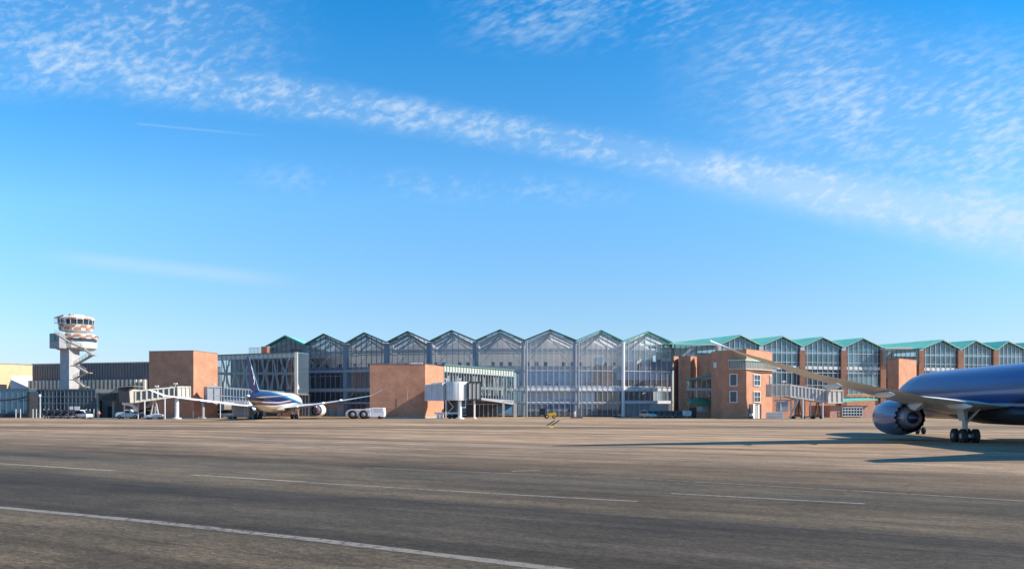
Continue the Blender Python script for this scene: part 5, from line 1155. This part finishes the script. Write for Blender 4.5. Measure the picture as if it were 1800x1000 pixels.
b = MB(); b.tube([(gx(219, Yd), Yd, gz(710, Yd)), (gx(219, Yd), Yd, 0)], .12, 8); b.tube([(gx(243, Yd), Yd, gz(709, Yd)), (gx(243, Yd), Yd, 0)], .1, 8); b.build('post', steel_l, r)
r = thing('belt_loader', 'dark blue belt loader with a sloping ramp right of the white service truck', 'belt loader')
b = MB(); b.loft([[(x, y, z_) for x, z_ in [(-2.4, .4), (2.6, .4), (2.6, .85), (.5, .95), (-2.4, .8)]] for y in (-.9, .9)]); b.build('chassis', pm('deep_blue_paint', (.03, .05, .16), .4), r, bevel=.04)
b = MB(); b.bar((-3.2, -.2, .7), (2.7, -.2, 2.3), .9, .22); b.bar((-3.2, -.65, .85), (2.7, -.65, 2.45), .06, .15); b.build('ramp', navy, r); b = MB(); b.box(.6, 1.6, .3, .85, .9, 1.7); b.build('cab', navy, r); wheels(r, (-1.6, 1.8), .8, .36); r.location = (gx(247, 175), 175, 0)
r = thing('equipment_cart', 'low white equipment cart with a mast left of the round jet bridge column', 'cart')
b = MB(); b.loft([[(x, y, z_) for x, z_ in [(-1.5, .4), (1.5, .4), (1.5, .95), (.2, 1.15), (-1.5, .8)]] for y in (-.7, .7)]); b.build('body', white, r, bevel=.05); b = MB(); b.bar((.1, 0, 1.1), (.1, 0, 2.6), .12); b.bar((.1, 0, 2.2), (.9, 0, 1.2), .07); b.build('mast', steel_l, r); wheels(r, (-1.1, 1.1), .65, .28); r.location = (gx(272, 168), 168, 0)
# posts / bollards / signs at the left pavilion
pg = 'thin pale posts in front of the dark glass pavilion'
pb = MB(); pb.tube([(0, 0, 0), (0, 0, 1.9)], .09, 8); pb.tube([(0, 0, 1.9), (0, 0, 2.0)], .12, 8); p0_ = pb.build('post', steel_l); tag(p0_, 'thin pale post in front of the dark glass pavilion', 'post', pg)
for i, p_ in enumerate((58, 64, 77, 85, 101, 152, 158, 165, 172, 36, 28)):
    o = p0_ if i == 0 else p0_.copy()
    if i: COL.objects.link(o)
    o.location = (gx(p_, 184), 184, 0); o['label'] = 'thin pale post standing before the low glass pavilions at the left'
for p_, w_, lab in ((125.5, .75, 'small square white sign on a pole above the dark dollies'), (135.5, 1.15, 'wide white sign on a pole behind the small white off-road car')):
    r = thing('sign_board', lab, 'sign', (gx(p_, 183), 183, 0)); b = MB(); b.box(r.location.x-w_/2, r.location.x+w_/2, 182.9, 182.97, 1.75, 2.6); b.build('panel', white, r); b = MB(); b.tube([(r.location.x, 183, 0), (r.location.x, 183, 2.5)], .05, 6); b.build('pole', steel_m, r)
r = thing('lamp_post', 'lamp post with a white head in front of the dark glass pavilion', 'lamp post', (gx(70.5, 184), 184, 0)); x = r.location.x; b = MB(); b.tube([(x, 184, 0), (x, 184, 5)], [.14, .08], 8); b.build('pole', steel_l, r); b = MB(); b.tube([(x, 183.9, 4.6), (x, 183.9, 4.8), (x, 183.9, 5.2), (x, 183.9, 5.3)], [.1, .24, .26, .08], 10); b.build('lamp_head', white, r)
hv = person_mesh('person', [skin, orange, cl['blue'], hair], 1)
person(gx(174, 182), 182, 0, None, 'worker in an orange vest standing by the concrete undercroft', None, 1.0, hv)
hw_ = person_mesh('person', [skin, cl['white'], cl['white'], hair], 0)
person(gx(1010.5, 184), 184, 0, None, 'worker in white clothes standing right of the yellow forklift', None, .3, hw_)
# barrier right of octagonal tower
r = thing('metal_barrier', 'grey metal mesh barrier at the foot of the octagonal brick tower', 'barrier', (gx(1362, 170), 170, 0)); b = MB()
for k in range(19): x = gx(1346+k*1.75, 170); b.bar((x, 170, .05), (x, 170, 1.45), .07)
for z_ in (.15, .75, 1.45): b.bar((gx(1346, 170), 170, z_), (gx(1378, 170), 170, z_), .08)
b.build('railing', steel_l, r); b = MB(); b.box(gx(1348, 170), gx(1377, 170), 170.3, 170.4, .1, 1.3); b.build('panel', grey, r)
# dark stand right of the forklift
r = thing('equipment_stand', 'low dark stand with a dark box near the worker in white', 'stand', (gx(1015, 181), 181, 0)); b = MB(); b.box(gx(1003, 181), gx(1024, 181), 180.5, 181.8, .05, .28); b.build('base', darkm, r); b = MB(); b.box(gx(1013, 182), gx(1020, 182), 181, 181.7, .3, 2.1); b.build('box', pm('grey_mesh', (.13, .14, .16), .6), r)
# small shrubs behind the hall's left shoulder: roof fence
r = thing('roof_screen', 'pale slatted roof screen on the walkway roof left of the first green gable', 'roof screen', (gx(447, 216), 216, 14)); b = MB()
for k in range(9): x = gx(438+k*2.4, 216); b.bar((x, 216, 14.5), (x, 216, gz(611, 216)), .12)
b.bar((gx(438, 216), 216, gz(611, 216)), (gx(458, 216), 216, gz(611, 216)), .1); b.build('slats', steel_m, r)
rr = thing('brick_chimney', 'small brick block at the left shoulder of the first gable', 'brick building', (gx(465, 217), 217, 0)); b = MB(); b.box(gx(460, 217), gx(470, 217), 216.5, 219, 0, gz(609, 217)); b.build('wall', brick_d, rr)
